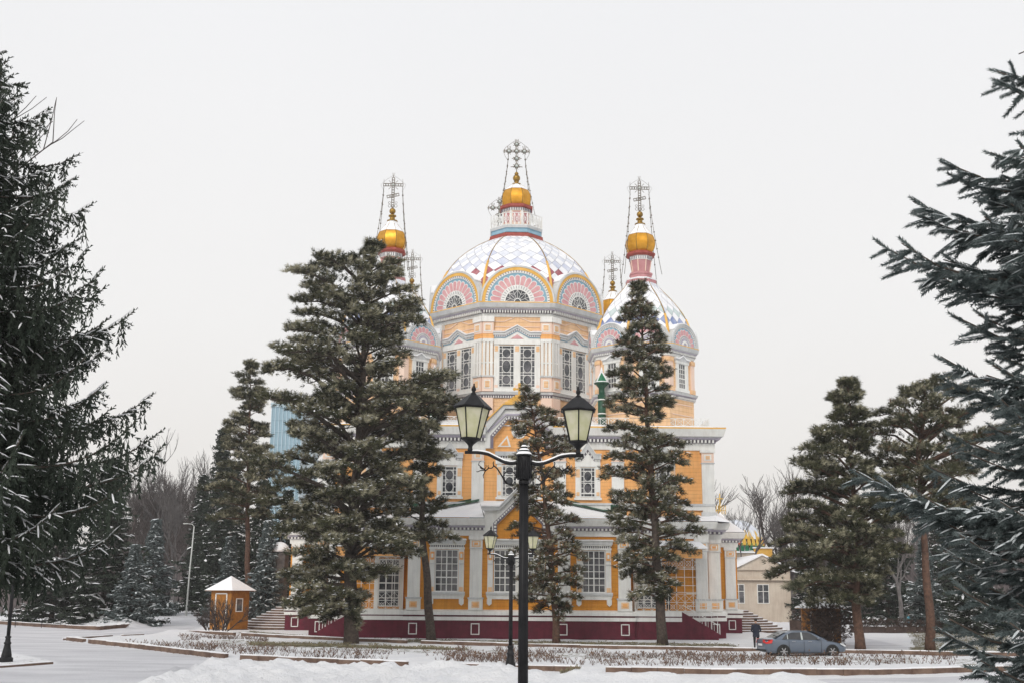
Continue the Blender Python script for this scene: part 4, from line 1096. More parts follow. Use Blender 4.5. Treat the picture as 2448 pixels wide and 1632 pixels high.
# ---- spruces
def spruce_geo(H, z0, rfun, nb, seed, shoot=.16, sw=.05, ds=.2, T=None, hang=0.0, droop=.25, tip=.2, snowp=.5, lat=.42, mats=('needle_spruce','snow'), bark='bark', trunk_r=.2, hangL=.35, laterals=1.0, rise=0.0, trz=0.9, extra=(), wt=1.0):
    rng=np.random.RandomState(seed)
    lf=Leafy(list(mats)); wood=MB()
    pts=[(0,0,-.2+(H+.2)*i/14) for i in range(15)]
    tr=MB(); tr.tube(pts,[trunk_r*(1-.93*i/14) for i in range(15)],bark,8)
    Ts,Tn=T
    Os=[];Ds=[];Ls=[];Ws=[];Sn=[]
    for i in range(nb+len(extra)):
        f=((i+rng.rand())/nb)**trz; z=z0+(H-.15-z0)*min(1,f); phi=i*2.39996+rng.rand()*.7; L=rfun(z)*rng.uniform(.72,1.12)
        if i>=nb: z,phi,L=extra[i-nb]
        sb=snowp*rng.choice([.15,.6,1.7]); kf=rng.uniform(.85,1.2)
        o=np.array([math.cos(phi),math.sin(phi),0]); sd=np.array([-o[1],o[0],0])
        def P(t): return np.array([0,0,z])+o*L*t+np.array([0,0,L*(rise*t-droop*(t*(1-.0*t))**1.3*1.0+tip*t**4)])
        m=max(3,int(L/.3)); pp=[P(k/m) for k in range(m+1)]
        wood.tube([tuple(p) for p in pp],[(.012+.014*L*(1-k/m))*wt for k in range(m+1)],bark,4)
        # shoots along main axis outer part
        k=max(2,int(L/shoot)); ts=np.linspace(.12,1,k)
        for q in range(k-1):
            a=P(ts[q]); b=P(ts[q+1]); 
            if ts[q]>.25: Os.append(a);Ds.append(b-a+rng.randn(3)*.02);Ls.append(np.linalg.norm(b-a)*1.25);Ws.append(sw);Sn.append(rng.rand()<sb)
        nl=max(3,int(L/ds*laterals))
        for q in range(nl):
            t=.15+.82*(q+rng.rand()*.8)/nl; a=P(t); s=1 if q%2 else -1
            ll=(L*lat*(1.05-t)+.12)*rng.uniform(.7,1.2)
            d=o*rng.uniform(.35,.9)+sd*s*.8+np.array([0,0,-.12-.25*(hang>0)+.16*rng.randn()]); d/=np.linalg.norm(d)
            ns=max(1,int(ll/shoot)); 
            for e in range(ns):
                p=a+d*(ll*e/ns)+np.array([0,0,-.12*ll*(e/ns)**2]); dd=d+np.array([0,0,-.24*(e/ns)])+rng.randn(3)*.13
                Os.append(p);Ds.append(dd);Ls.append(ll/ns*1.25);Ws.append(sw);Sn.append(rng.rand()<sb)
                if hang==0 or rng.rand()<.25:
                    for s2 in (-1,1):
                        if rng.rand()<.9:
                            d3=o*.7*rng.uniform(.3,1)+d*.5+sd*s2*s*.6+np.array([0,0,rng.uniform(-.35,.15)])
                            Os.append(p);Ds.append(d3);Ls.append(shoot*rng.uniform(.7,1.15));Ws.append(sw);Sn.append(rng.rand()<sb*.8)
                if hang>0:
                    for _ in range(2 if rng.rand()<hang else 1):
                        hl=hangL*rng.uniform(.5,1.3); d3=np.array([0,0,-1])+rng.randn(3)*.16
                        Os.append(p+rng.randn(3)*.03);Ds.append(d3);Ls.append(hl);Ws.append(sw*.9);Sn.append(False)
    Os=np.array(Os);Ds=np.array(Ds);Ls=np.array(Ls);Ws=np.array(Ws);Sn=np.array(Sn)
    n=len(Os); roll=rng.rand(n)*6.28
    for q in range(3):
        s=(np.arange(n)%3==q)&Sn; lf.put(Ts[q],Os[s],Ds[s],Ls[s],Ws[s])
        s=(np.arange(n)%3==q)&~Sn; lf.put(Tn[q],Os[s],Ds[s],Ls[s],Ws[s],roll=roll[s])
    return tr.mesh('trunk'),wood.mesh('branches'),lf.mesh('crown')
def place_tree(geo, name, label, cat, loc, rz=0, sc=1.0, group=None, scz=None):
    root=empty(name,loc,rz); root.scale=(sc,sc,scz or sc); tag(root,label,cat,group)
    for nm,me in zip(('trunk','branches','crown'),geo):
        if me is None: continue
        o=bpy.data.objects.new(nm,me); col.objects.link(o); o.parent=root
    return root
def TS(n,fwd,w,q=1.0): return ([brush(n,fwd,s,w,q=q) for s in range(3)],[brush(n,fwd,s+9,w,snow=False) for s in range(3)])
# near blue spruce, right edge
NB=TS(58,.12,.068,.75)
b=W(2660,1500,10.0)
EX=[]
for px,py,dz in ((2123,578,.0),(2155,602,.12),(2213,468,.0),(2240,500,.1),(2284,375,.0),(2310,400,.1),(2253,867,.1),(2290,905,.05),(2080,1140,-.25),(2130,1165,-.3),(2200,1180,-.2),(2400,190,.0),(2410,150,.0),(2262,1245,-.1),(2270,655,0),(2300,760,0),(2290,1330,-.1),(2300,1420,-.1),(2310,1500,-.1)):
    t_=W(px,py,9.8); L_=b.x-t_.x; EX.append((t_.z-.15*L_,PI+.16*((px%7)/3.5-1),L_))
RB=[]
for yd,xd in ((100,2560),(200,2470),(300,2330),(400,2250),(500,2235),(560,2190),(620,2180),(700,2245),(800,2250),(900,2245),(1000,2215),(1100,2190),(1200,2185),(1300,2200),(1400,2225),(1500,2215),(1568,2215)):
    t_=W(xd*K,yd*K,9.8); RB.append((t_.z,b.x-t_.x))
RB=RB[::-1]
g=spruce_geo(8.9,.9,lambda z: (.95 if z<5 else .84)*interp(z,[q[0] for q in RB]+[8.9],[q[1] for q in RB]+[.08]),215,11,shoot=.15,sw=.031,ds=.105,T=NB,droop=.12,tip=.22,snowp=.6,lat=.36,mats=('needle_blue','frost'),trunk_r=.12,rise=.10,extra=EX,wt=.55)
place_tree(g,'blue_spruce','large blue grey spruce with snow dusted needles cut by the right edge of the photo','spruce tree',(b.x,10.0,0),0)
# near Norway spruce, left edge
NL=TS(14,.14,.15,.5)
def rl(z): return interp(z,[3.8,5,8,9.5,11.3,13,14.4,15.6],[4.2,4.2,3.85,3.25,2.6,1.75,.9,.12])
g=spruce_geo(15.2,3.7,rl,175,5,shoot=.26,sw=.066,ds=.17,T=NL,hang=.85,droop=.16,tip=.32,snowp=.75,lat=.36,mats=('needle_spruce','snow'),trunk_r=.24,hangL=.55,wt=.6)
b=W(-200,1500,24.0)
place_tree(g,'norway_spruce','tall dark spruce with hanging branchlets and snow lines at the left edge of the photo','spruce tree',(b.x,24.0,0),R(75))
# bg spruces (shared meshes)
BT=TS(8,.15,.26)
cone=lambda R0,H,z0: (lambda z: max(.08,R0*(1-(z-z0)/(H-z0))**1.05*(1+.25*math.sin(z*2.3)+.15*math.sin(z*5.1))))
geoA=spruce_geo(14,.3,cone(3.6,14,.3),190,21,shoot=.55,sw=.20,ds=.36,T=BT,droop=.22,tip=.2,snowp=.22,wt=.6,lat=.4,mats=('needle_spruce','snow'),trunk_r=.2)
geoB=spruce_geo(8,.2,cone(2.3,8,.2),170,22,shoot=.42,sw=.16,ds=.28,T=BT,droop=.15,tip=.15,snowp=.35,wt=.6,lat=.4,mats=('needle_blue','frost'),trunk_r=.12)
geoC=spruce_geo(16,.4,cone(2.9,16,.4),190,23,shoot=.55,sw=.20,ds=.36,T=BT,droop=.3,tip=.2,snowp=.15,wt=.6,lat=.4,mats=('needle_spruce','snow'),trunk_r=.22)
def at(xd, Y, z=0): p=W(xd*K,1460,Y); return (p.x,Y,z)
def spr(geo,hgt,xd,Y,h,label,group=None,rz=0,z=0,w=None):
    s=h/hgt; place_tree(geo,'spruce_tree',label,'spruce tree',at(xd,Y,z),rz,(w or s),group,s)
spr(geoA,14,235,122,17,'wide dark spruce with branches down to the snow bank, right of the left lamp post',rz=1,w=1.6)
spr(geoA,14,120,128,15,'dark spruce behind the left lamp post, beside the wide one',rz=2.4,w=1.35)
spr(geoB,8,300,118,8,'low bluish spruce at the right end of the snow bank',rz=3,w=1.15)
spr(geoB,8,345,150,12.5,'bluish snowy spruce just right of the dark spruce mass',rz=4)
spr(geoC,16,490,160,25.5,'slender dark spruce behind the pale lamp pole',rz=1,w=1.7)
spr(geoC,16,520,150,20,'dark spruce left of the slender left pine trunk',rz=2,w=1.6)
spr(geoC,16,450,170,20,'dark spruce far behind, left of the pale lamp pole',rz=4,w=1.5)
spr(geoB,8,520,125,9.2,'pale bluish spruce directly behind the left orange kiosk',rz=4)
spr(geoB,8,607,118,10.5,'rounded bluish spruce right of the left orange kiosk',rz=5,w=1.15)
spr(geoA,14,650,135,15,'dark spruce hidden behind the big central pine, left of the cathedral',rz=.5)
spr(geoA,14,590,150,19,'dark spruce behind the rounded bluish spruce',rz=2.5,w=1.25)
for k,(xd,Y,h,lab) in enumerate([(2130,118,9,'small snowy spruce behind the farthest right pine'),(2240,112,14,'dark snowy spruce at right behind the near blue spruce'),(1850,150,13,'dark spruce behind the right kiosk'),(2040,140,17,'dark spruce between the two right pines'),(1930,165,19,'dark spruce far behind the right red barked pine'),(2180,150,20,'tall dark spruce far right behind the pines')]):
    spr(geoB if h<10 else (geoA if k%2 else geoC),8 if h<10 else (14 if k%2 else 16),xd,Y,h,lab,rz=k*1.3,w=None)
# ---- pines
pine('biggest pine, broad snow flecked crown in front of the left half of the cathedral',
 [(807,1482),(806,1300),(815,1150),(825,1000),(835,800),(850,650),(858,575)],
 [(565,850,866),(600,800,905),(630,700,915),(690,690,955),(760,690,975),(800,650,1000),(850,625,1025),(930,620,1040),(1010,625,1015),(1100,620,990),(1200,625,985),(1280,650,960),(1330,640,890),(1375,670,850),(1410,690,812),(1450,695,808)],
 78.6,.47,nb=174,ncl=15,nt=7,seed=4,rise=.3,clump=.42,snow=.42,light=.42,group=None,tuft=.36)
pine('leaning pine with bare lower trunk between the biggest pine and the foreground lamp post',
 [(992,1466),(980,1330),(968,1190),(975,1080),(985,980),(990,900)],
 [(880,960,1000),(930,930,1030),(1000,915,1020),(1060,930,1010),(1120,920,1010),(1180,910,1020),(1230,920,1050),(1262,950,1065)],
 85,.34,nb=60,ncl=11,nt=7,seed=8,rise=.2,clump=.38,snow=.35,tuft=.34)
pine('thin sparse pine with brown tinged needles right behind the foreground lamp post',
 [(1278,1475),(1272,1350),(1258,1200),(1240,1050),(1225,960),(1213,900)],
 [(893,1205,1222),(940,1190,1245),(965,1185,1290),(1020,1165,1310),(1080,1195,1320),(1150,1185,1310),(1220,1180,1325),(1290,1180,1340),(1350,1190,1330),(1420,1215,1320)],
 84,.27,nb=102,ncl=9,nt=7,seed=12,rise=.1,clump=.34,snow=.25,brown=.22,tuft=.32,bark='bark_red')
pine('narrow pine in front of the right half of the cathedral and its corner tower',
 [(1522,1474),(1512,1350),(1502,1200),(1490,1000),(1478,800),(1468,665)],
 [(655,1463,1472),(700,1445,1490),(750,1420,1525),(810,1425,1530),(880,1400,1535),(960,1400,1545),(1040,1395,1580),(1120,1395,1585),(1200,1400,1600),(1260,1415,1590),(1320,1430,1580),(1380,1430,1520)],
 83,.36,nb=144,ncl=11,nt=7,seed=16,rise=.18,clump=.38,snow=.28,brown=.05,tuft=.33,bark2='bark_red')
pine('bushy pine with red trunk right of the parked car',
 [(1976,1489),(1968,1350),(1962,1200),(1955,1050),(1948,900)],
 [(878,1940,1950),(930,1900,1985),(990,1870,1995),(1020,1855,2000),(1100,1835,2030),(1180,1805,2050),(1260,1800,2060),(1330,1800,2040),(1390,1830,2000)],
 79,.33,nb=120,ncl=13,nt=8,seed=20,rise=.25,clump=.42,snow=.08,tuft=.35,bark='bark_red')
pine('far right pine with bare red trunk showing through its high crown',
 [(2137,1494),(2130,1350),(2120,1200),(2112,1050),(2125,950),(2160,880)],
 [(868,2130,2190),(900,2060,2240),(950,2030,2280),(1010,2010,2290),(1060,2030,2260),(1120,2040,2230),(1200,2060,2210)],
 78,.32,nb=72,ncl=12,nt=7,seed=24,rise=.35,clump=.40,snow=.07,brown=.04,tuft=.34,bark='bark_red')
pine('slim tall pine standing behind the left orange kiosk',
 [(572,1425),(570,1300),(570,1150),(572,1000),(575,838)],
 [(832,570,580),(870,545,602),(930,535,612),(1000,515,625),(1060,500,630),(1120,490,640),(1200,500,640)],
 122,.34,nb=84,ncl=10,nt=7,seed=28,rise=.25,clump=.48,snow=.05,tuft=.42,bark='bark_red')
# ---- bare trees
def bare_geo(seed,H=14,bark='twig',spread=.5,levels=5,r0=.28,fork=.3):
    rng=random.Random(seed); mt=MB(); mb=MB()
    def grow(p,d,L,r,lv,mbx):
        n=4 if lv<2 else 3; pts=[p];rs=[r]; q=p.copy(); dd=d.copy()
        for i in range(n):
            dd=(dd+Vector((rng.gauss(0,.14),rng.gauss(0,.14),rng.gauss(.05,.08)))).normalized(); q=q+dd*L/n; pts.append(q.copy()); rs.append(r*(1-.45*(i+1)/n))
        mbx.tube(pts,rs,bark,7 if lv==0 else (4 if lv<3 else 3),cap=False)
        if lv>=levels: return
        k=(3 if lv<2 else 4)
        for i in range(k):
            t=rng.uniform(.45,1) if i else 1.0; a=int(t*n*.999); s=pts[a].lerp(pts[min(a+1,n)],t*n-a)
            ax=Vector((rng.gauss(0,1),rng.gauss(0,1),rng.gauss(0,.3))).normalized()
            nd=(dd+ax*spread*rng.uniform(.7,1.3)+Vector((0,0,.12))).normalized()
            grow(s,nd,L*rng.uniform(.6,.82),max(.012,r*.55*(1 if i else 1.1)),lv+1,mb)
    grow(Vector((0,0,-.1)),Vector((0,0,1)),H*fork,r0,0,mt)
    return mt.mesh('trunk'),None,mb.mesh('branches')
def place_bare(geo,label,loc,rz=0,sc=1.0,group=None,name='bare_tree'):
    root=empty(name,loc,rz); root.scale=(sc,)*3; tag(root,label,'bare tree',group)
    for nm,me in (('trunk',geo[0]),('branches',geo[2])):
        o=bpy.data.objects.new(nm,me); col.objects.link(o); o.parent=root
bg1=bare_geo(3); bg2=bare_geo(9,spread=.42); bg3=bare_geo(15,bark='bark_pale',spread=.38,fork=.34)
L_=[('wide grey bare tree far left behind the dark spruces',330,190,1.30,bg1),('pale barked bare tree above the far left snow beds',395,180,1.55,bg3),('bare tree rising behind the pale lamp pole',440,200,1.5,bg2),('bare tree at the left of the far grove beside the dark spruce mass',290,185,1.25,bg2),('thin bare tree in the far left grove, between its wide and pale neighbours',365,215,1.55,bg1),
 ('bare tree with dark forking limbs just right of the cathedral corner',1690,190,1.85,bg1),('leaning bare tree with reddish trunk right of the small snowy dome',1775,186,1.95,bg2),('small bare tree low behind the small snowy dome',1725,165,1.3,bg3),('faint bare tree behind the beige gabled house',1820,185,1.35,bg3),
 ('bare tree trunk between the two right pines',2070,135,1.1,bg3),('bare tree deep behind the hedge on the right',2010,160,1.2,bg2),('bare tree beyond the hedge near the person in light blue',2230,150,1.3,bg1),('bare tree behind the right kiosk',1900,150,1.15,bg2)]
for k,(lab,xd,Y,s,g_) in enumerate(L_): place_bare(g_,lab,at(xd,Y),k*1.9,s)
rr_=random.Random(9)
for k in range(16): place_bare((bg1,bg2,bg3)[k%3],'grey bare tree in the far grove beyond the left spruces',at(255+k*15+rr_.uniform(-6,6),rr_.uniform(205,250)),k*2.3,rr_.uniform(1.75,2.15),'bare trees of the far left grove')
for k in range(16): place_bare((bg2,bg3,bg1)[k%3],'grey bare tree in the far grove beyond the right hedge',at(1690+k*42+rr_.uniform(-12,12),rr_.uniform(180,225)),k*1.7,rr_.uniform(1.2,1.6),'bare trees of the far right grove')
place_bare(bare_geo(31,H=19,spread=.45,r0=.25,fork=.36,levels=5),'bare tree whose twigs enter the top left corner of the photo',(W(-780,1400,30).x,31,0),1.0,1.3)
def shrub_geo(seed,n,h,sp):
    rng=random.Random(seed); mt=MB()
    def grow(p,d,L,r,lv):
        pts=[p];rs=[r];q=p.copy();dd=d.copy()
        for i in range(4):
            dd=(dd+Vector((rng.gauss(0,.16),rng.gauss(0,.16),rng.gauss(.06,.1)))).normalized(); q=q+dd*L/4; pts.append(q.copy()); rs.append(r*(1-.4*(i+1)/4))
        mt.tube(pts,rs,'twig',4 if lv<2 else 3,cap=False)
        if lv>=4: return
        for i in range(3):
            t=rng.uniform(.35,1) if i else 1; a=int(t*3.99); nd=(dd+Vector((rng.gauss(0,.45),rng.gauss(0,.45),.12))).normalized()
            grow(pts[a],nd,L*rng.uniform(.55,.8),max(.008,r*.6),lv+1)
    for k in range(n):
        a=rng.uniform(0,2*PI); t=rng.uniform(.25,1)*sp; grow(Vector((.25*math.cos(a),.25*math.sin(a),-.05)),Vector((math.cos(a)*t,math.sin(a)*t,1)).normalized(),h*.42*rng.uniform(.8,1.2),.055*rng.uniform(.7,1.2),0)
    return mt.mesh('stems')
def place_shrub(me,label,loc,rz):
    root=empty('bare_shrub',loc,rz); tag(root,label,'shrub'); o=bpy.data.objects.new('stems',me); col.objects.link(o); o.parent=root
place_shrub(shrub_geo(3,9,3.6,1.0),'bare shrub with forked stems in front of the left orange kiosk',at(512,101),0)
place_shrub(shrub_geo(8,9,2.4,1.9),'low spreading bare shrub left of the kiosk shrub',at(486,102.5),0)
# dense dark shrub in front of right kiosk
def dense_shrub(label,loc,r,h,seed,n=900):
    root=empty('dense_shrub',loc); tag(root,label,'shrub'); rng=random.Random(seed); mb=MB(); rg=np.random.RandomState(seed)
    for i in range(34):
        a=rng.uniform(0,2*PI); e=Vector((math.cos(a)*r*rng.uniform(.3,1),math.sin(a)*r*rng.uniform(.3,1),h*rng.uniform(.6,1)))
        m=e*.5+Vector((rng.gauss(0,.2),rng.gauss(0,.2),.2)); mb.tube([(0,0,0),m*.5,m,e],[.05,.04,.03,.012],'twig',4)
        for _ in range(14):
            p=m.lerp(e,rng.uniform(-.3,1)); q=p+Vector((rng.gauss(0,.35),rng.gauss(0,.35),rng.uniform(0,.6))); mb.tube([p,(p+q)/2+Vector((rng.gauss(0,.06),0,0)),q],[.012,.009,.005],'twig',3,cap=False)
    mb.build('stems',root)
    lf=Leafy(['hedge_brown','snow']); P=rg.randn(n,3); P/=np.linalg.norm(P,axis=1)[:,None]; P*=(rg.rand(n)**.4)[:,None]*np.array([r,r,h*.55]); P[:,2]+=h*.55
    lf.put(TUFTS[0],P,rg.randn(n,3),np.full(n,.2),np.full(n,.13)); lf.build('foliage',root)
dense_shrub('dense dark shrub with bare stems hiding the right kiosk, behind the car',at(1900,81),1.75,2.9,3,n=1300)
# ------------------------------------------------------------------ ground
def vnoise(x,y,s,seed=0):
    def h(i,j):
        n=np.sin(i*127.1+j*311.7+seed*74.7)*43758.5453; return n-np.floor(n)
    x=x/s;y=y/s; i=np.floor(x);j=np.floor(y);fx=x-i;fy=y-j; fx=fx*fx*(3-2*fx);fy=fy*fy*(3-2*fy)
    return (h(i,j)*(1-fx)*(1-fy)+h(i+1,j)*fx*(1-fy)+h(i,j+1)*(1-fx)*fy+h(i+1,j+1)*fx*fy)
def gpath(pts): return [G(x,y) for x,y in pts]
K1=gpath([(158,1530),(330,1549),(500,1570),(573,1577),(808,1587),(1204,1602),(1700,1612),(2080,1613),(2420,1604)])
K1b=gpath([(158,1529.5),(200,1525.5),(270,1521.5),(345,1518)])
K2=gpath([(427,1513),(500,1516),(700,1527),(860,1535),(1044,1541),(1299,1549),(1800,1559),(2160,1566),(2448,1571)])
K3=gpath([(-40,1487),(0,1491),(195,1503),(240,1504),(398,1490.5)])
K4=gpath([(362,1476),(430,1473.5),(500,1471.5)])
K5=gpath([(-30,1597),(0,1594.5),(60,1590),(128,1585)])
K6=gpath([(345,1446),(420,1444),(520,1442)])
def seg_dist(X,Yc,path):
    D=np.full(X.shape,1e9)
    for a,b in zip(path[:-1],path[1:]):
        dx,dy=b.x-a.x,b.y-a.y; L=dx*dx+dy*dy; t=np.clip(((X-a.x)*dx+(Yc-a.y)*dy)/L,0,1)
        D=np.minimum(D,np.hypot(X-a.x-t*dx,Yc-a.y-t*dy))
    return D
def in_poly(X,Yc,poly):
    c=np.zeros(X.shape,bool); n=len(poly)
    for i in range(n):
        a=poly[i];b=poly[(i+1)%n]
        with np.errstate(divide='ignore',invalid='ignore'):
            c^=((a.y>Yc)!=(b.y>Yc))&(X<(b.x-a.x)*(Yc-a.y)/(b.y-a.y+1e-12)+a.x)
    return c
xs=np.concatenate([-np.geomspace(1500,60,22),np.arange(-55,-28,.5),np.arange(-28,32,.19),np.arange(32,55.1,.5),np.geomspace(60,1500,22)])
ys=np.concatenate([np.arange(-30,10,2.5),np.arange(10,40,.8),np.arange(40,66,.17),np.arange(66,130,.4),np.geomspace(131,2500,56)])
X,Yg=np.meshgrid(xs,ys)
Z=(vnoise(X,Yg,3,1)-.5)*.07+(vnoise(X,Yg,.9,2)-.5)*.05
road=in_poly(X,Yg,[Vector((-60,30,0)),G(-30,1597),G(128,1585),G(135,1580),G(20,1556),Vector((-60,66,0)),Vector((-70,110,0))]+list(K3)+list(K4)+[G(520,1490),G(427,1513)]+list(reversed(K1b))+[K1[0],K1[1],K1[2],G(480,1600),G(300,1640),Vector((-10,30,0))])
fr=in_poly(X,Yg,[Vector((60,48.5,0)),G(2420,1632),G(1900,1630),G(1900,1622),G(2420,1612),Vector((60,51,0))])
pathr=in_poly(X,Yg,[G(1990,1550),G(2200,1559),G(2210,1552),G(2010,1512),G(1960,1512)])
roadm=np.clip((road|fr|pathr).astype(float),0,1)
# smooth mask
def blur(a):
    b=a.copy(); b[1:-1,1:-1]=(a[1:-1,1:-1]*4+a[:-2,1:-1]+a[2:,1:-1]+a[1:-1,:-2]+a[1:-1,2:])/8; return b
roadm=blur(blur(roadm))
bed=in_poly(X,Yg,[K1[0]]+K1[1:]+list(reversed(K2))+list(reversed(K1b)))
Z+=.10*blur(blur(bed.astype(float)))
Z=Z*(1-roadm)+roadm*(-.02+(vnoise(X,Yg,5,4)-.5)*.02)
# snow banks
def bank(a,b,w,h,seed,pw=1.0):
    D=seg_dist(X,Yg,[a,b]); return np.clip(1-D/w,0,1)**pw*h*(.25+1.3*vnoise(X,Yg,w*.55,seed)*.8+.35*vnoise(X,Yg,w*.2,seed+1))
Z=Z+bank(G(175,1492),G(300,1497),2.6,.65,7)+bank(G(300,1495),G(350,1490),2.4,.5,9)
Z=Z+bank(G(520,1600),G(980,1612),3.0,.22,11)+bank(G(650,1632),G(1180,1632),3.6,.20,13)+bank(G(1280,1628),G(1900,1634),1.6,.38,15)+bank(G(330,1512),G(420,1514),3.5,.3,17)
Z=Z+bank(G(1040,1600),G(1230,1614),1.7,.30,19)+bank(G(1760,1510),G(1880,1500),3,.6,21)+bank(G(560,1500),G(640,1496),4,.6,23)
lump=in_poly(X,Yg,[G(420,1598),G(1000,1600),G(1240,1610),G(1240,1660),G(300,1660)])
lm=lump.astype(float)
for q in range(12): lm=blur(lm)
Z+=lm*((vnoise(X,Yg,.8,31)-.4)*.30+(vnoise(X,Yg,1.9,33)-.4)*.16+np.clip(vnoise(X,Yg,.42,35)-.4,0,1)*.45)
dK=seg_dist(X,Yg,K1); Z=np.where(dK<1.0,np.minimum(Z,.06+.12*dK),Z)
for kk in (K1,K2): Z-=np.clip(1-seg_dist(X,Yg,kk)/.7,0,1)*.03
far=np.clip((Yg-125)/200,0,1); Z+=far*3.6*np.clip((20-X)/40,0,1)+np.clip((Yg-110)/200,0,1)*1.2*np.clip((X-20)/20,0,1)
Z=np.where((Yg>88)&(np.abs(X)<16)&(Yg<130),np.minimum(Z,.02),Z)
grass=np.zeros(X.shape)
for poly,v in (([G(590,1538),G(850,1543),G(1130,1551),G(1120,1556),G(850,1551),G(600,1546)],.8),
               ([G(850,1525),G(1750,1537),G(1790,1554),G(860,1533),G(560,1512),G(600,1506)],.74),
               ([G(2165,1508),G(2420,1508),G(2448,1566),G(2190,1560)],.66),
               ([G(2000,1550),G(2090,1553),G(2080,1561),G(2000,1557)],.8),
               ([G(2170,1545),G(2330,1550),G(2340,1557),G(2170,1553)],.8),
               ([G(0,1562),G(120,1572),G(125,1584),G(0,1592)],.4),
               ([G(2270,1580),G(2345,1575),G(2345,1598),G(2290,1598)],.55),
               ([G(40,1466),G(170,1470),G(180,1484),G(0,1484)],.6),
               ([G(500,1545),G(1240,1575),G(2200,1590),G(2200,1575),G(1300,1560),G(500,1530)],.52)):
    grass=np.maximum(grass,in_poly(X,Yg,poly)*v)
for q in range(2): grass=blur(grass)
n0,n1=X.shape
Vg=np.stack([X.ravel(),Yg.ravel(),Z.ravel()],1)
ii,jj=np.meshgrid(np.arange(n0-1),np.arange(n1-1),indexing='ij'); a=(ii*n1+jj).ravel()
Fg=np.concatenate([np.stack([a,a+1,a+n1+1],1),np.stack([a,a+n1+1,a+n1],1)])
def ground_mat():
    m,nt,b=_new('ground_snow'); L=nt.links.new
    def N(t,**k):
        n=nt.nodes.new(t)
        for a_,v in k.items(): setattr(n,a_,v)
        return n
    tc=N('ShaderNodeTexCoord'); ag=N('ShaderNodeAttribute',attribute_name='grass'); ar=N('ShaderNodeAttribute',attribute_name='road')
    def noise(s,d=6,r=.6):
        n=N('ShaderNodeTexNoise'); n.inputs['Scale'].default_value=s; n.inputs['Detail'].default_value=d; n.inputs['Roughness'].default_value=r; L(tc.outputs['Object'],n.inputs['Vector']); return n.outputs['Fac']
    def ramp(f,e):
        r=N('ShaderNodeValToRGB'); L(f,r.inputs[0]); r.color_ramp.elements[0].position=e[0][0]; r.color_ramp.elements[0].color=(*e[0][1],1); r.color_ramp.elements[1].position=e[1][0]; r.color_ramp.elements[1].color=(*e[1][1],1); return r.outputs[0]
    def math_(op,a,bb=None):
        n=N('ShaderNodeMath',operation=op)
        for i,v in enumerate((a,bb)):
            if v is None: continue
            if isinstance(v,(int,float)): n.inputs[i].default_value=v
            else: L(v,n.inputs[i])
        return n.outputs[0]
    def mix(f,a,bb):
        n=N('ShaderNodeMixRGB')
        if isinstance(f,(int,float)): n.inputs[0].default_value=f
        else: L(f,n.inputs[0])
        L(a,n.inputs[1]); L(bb,n.inputs[2]); return n.outputs[0]
    snow=ramp(noise(.7),((.3,(.80,.81,.84)),(.7,(.90,.90,.91))))
    rmap=N('ShaderNodeMapping'); rmap.inputs['Scale'].default_value=(.16,.42,1); rmap.inputs['Rotation'].default_value=(0,0,.12); L(tc.outputs['Object'],rmap.inputs[0])
    rn=N('ShaderNodeTexNoise'); rn.inputs['Scale'].default_value=1.2; rn.inputs['Detail'].default_value=8; L(rmap.outputs[0],rn.inputs['Vector'])
    rd=ramp(rn.outputs['Fac'],((.36,(.60,.60,.63)),(.64,(.76,.76,.79))))
    gr=ramp(noise(3),((.35,(.10,.085,.05)),(.65,(.22,.20,.12))))
    c=mix(ar.outputs['Fac'],snow,rd)
    g1=math_('GREATER_THAN',math_('ADD',noise(2.2,10,.75),math_('MULTIPLY',ag.outputs['Fac'],.42)),.755)
    gm=math_('MULTIPLY',g1,math_('GREATER_THAN',ag.outputs['Fac'],.05))
    dirt=math_('MULTIPLY',math_('GREATER_THAN',noise(5,8,.7),.66),.35)
    c=mix(dirt,c,gr); c=mix(gm,c,gr)
    L(c,b.inputs['Base Color']); b.inputs['Roughness'].default_value=.8; b.inputs['Specular IOR Level'].default_value=.2
    bp=N('ShaderNodeBump'); bp.inputs['Distance'].default_value=.22; bp.inputs['Strength'].default_value=.9
    L(math_('ADD',noise(3.5,8,.65),math_('MULTIPLY',noise(14,4,.6),.3)),bp.inputs['Height']); L(bp.outputs[0],b.inputs['Normal'])
ground_mat()
me=np_mesh('ground',Vg,Fg,np.zeros(len(Fg)),['ground_snow'])
for nm,arr in (('grass',grass),('road',roadm)):
    at_=me.attributes.new(nm,'FLOAT','POINT'); at_.data.foreach_set('value',arr.ravel().astype(np.float32))
me.polygons.foreach_set('use_smooth',np.ones(len(me.polygons),bool))
o=bpy.data.objects.new('ground',me); col.objects.link(o); o['kind']='structure'
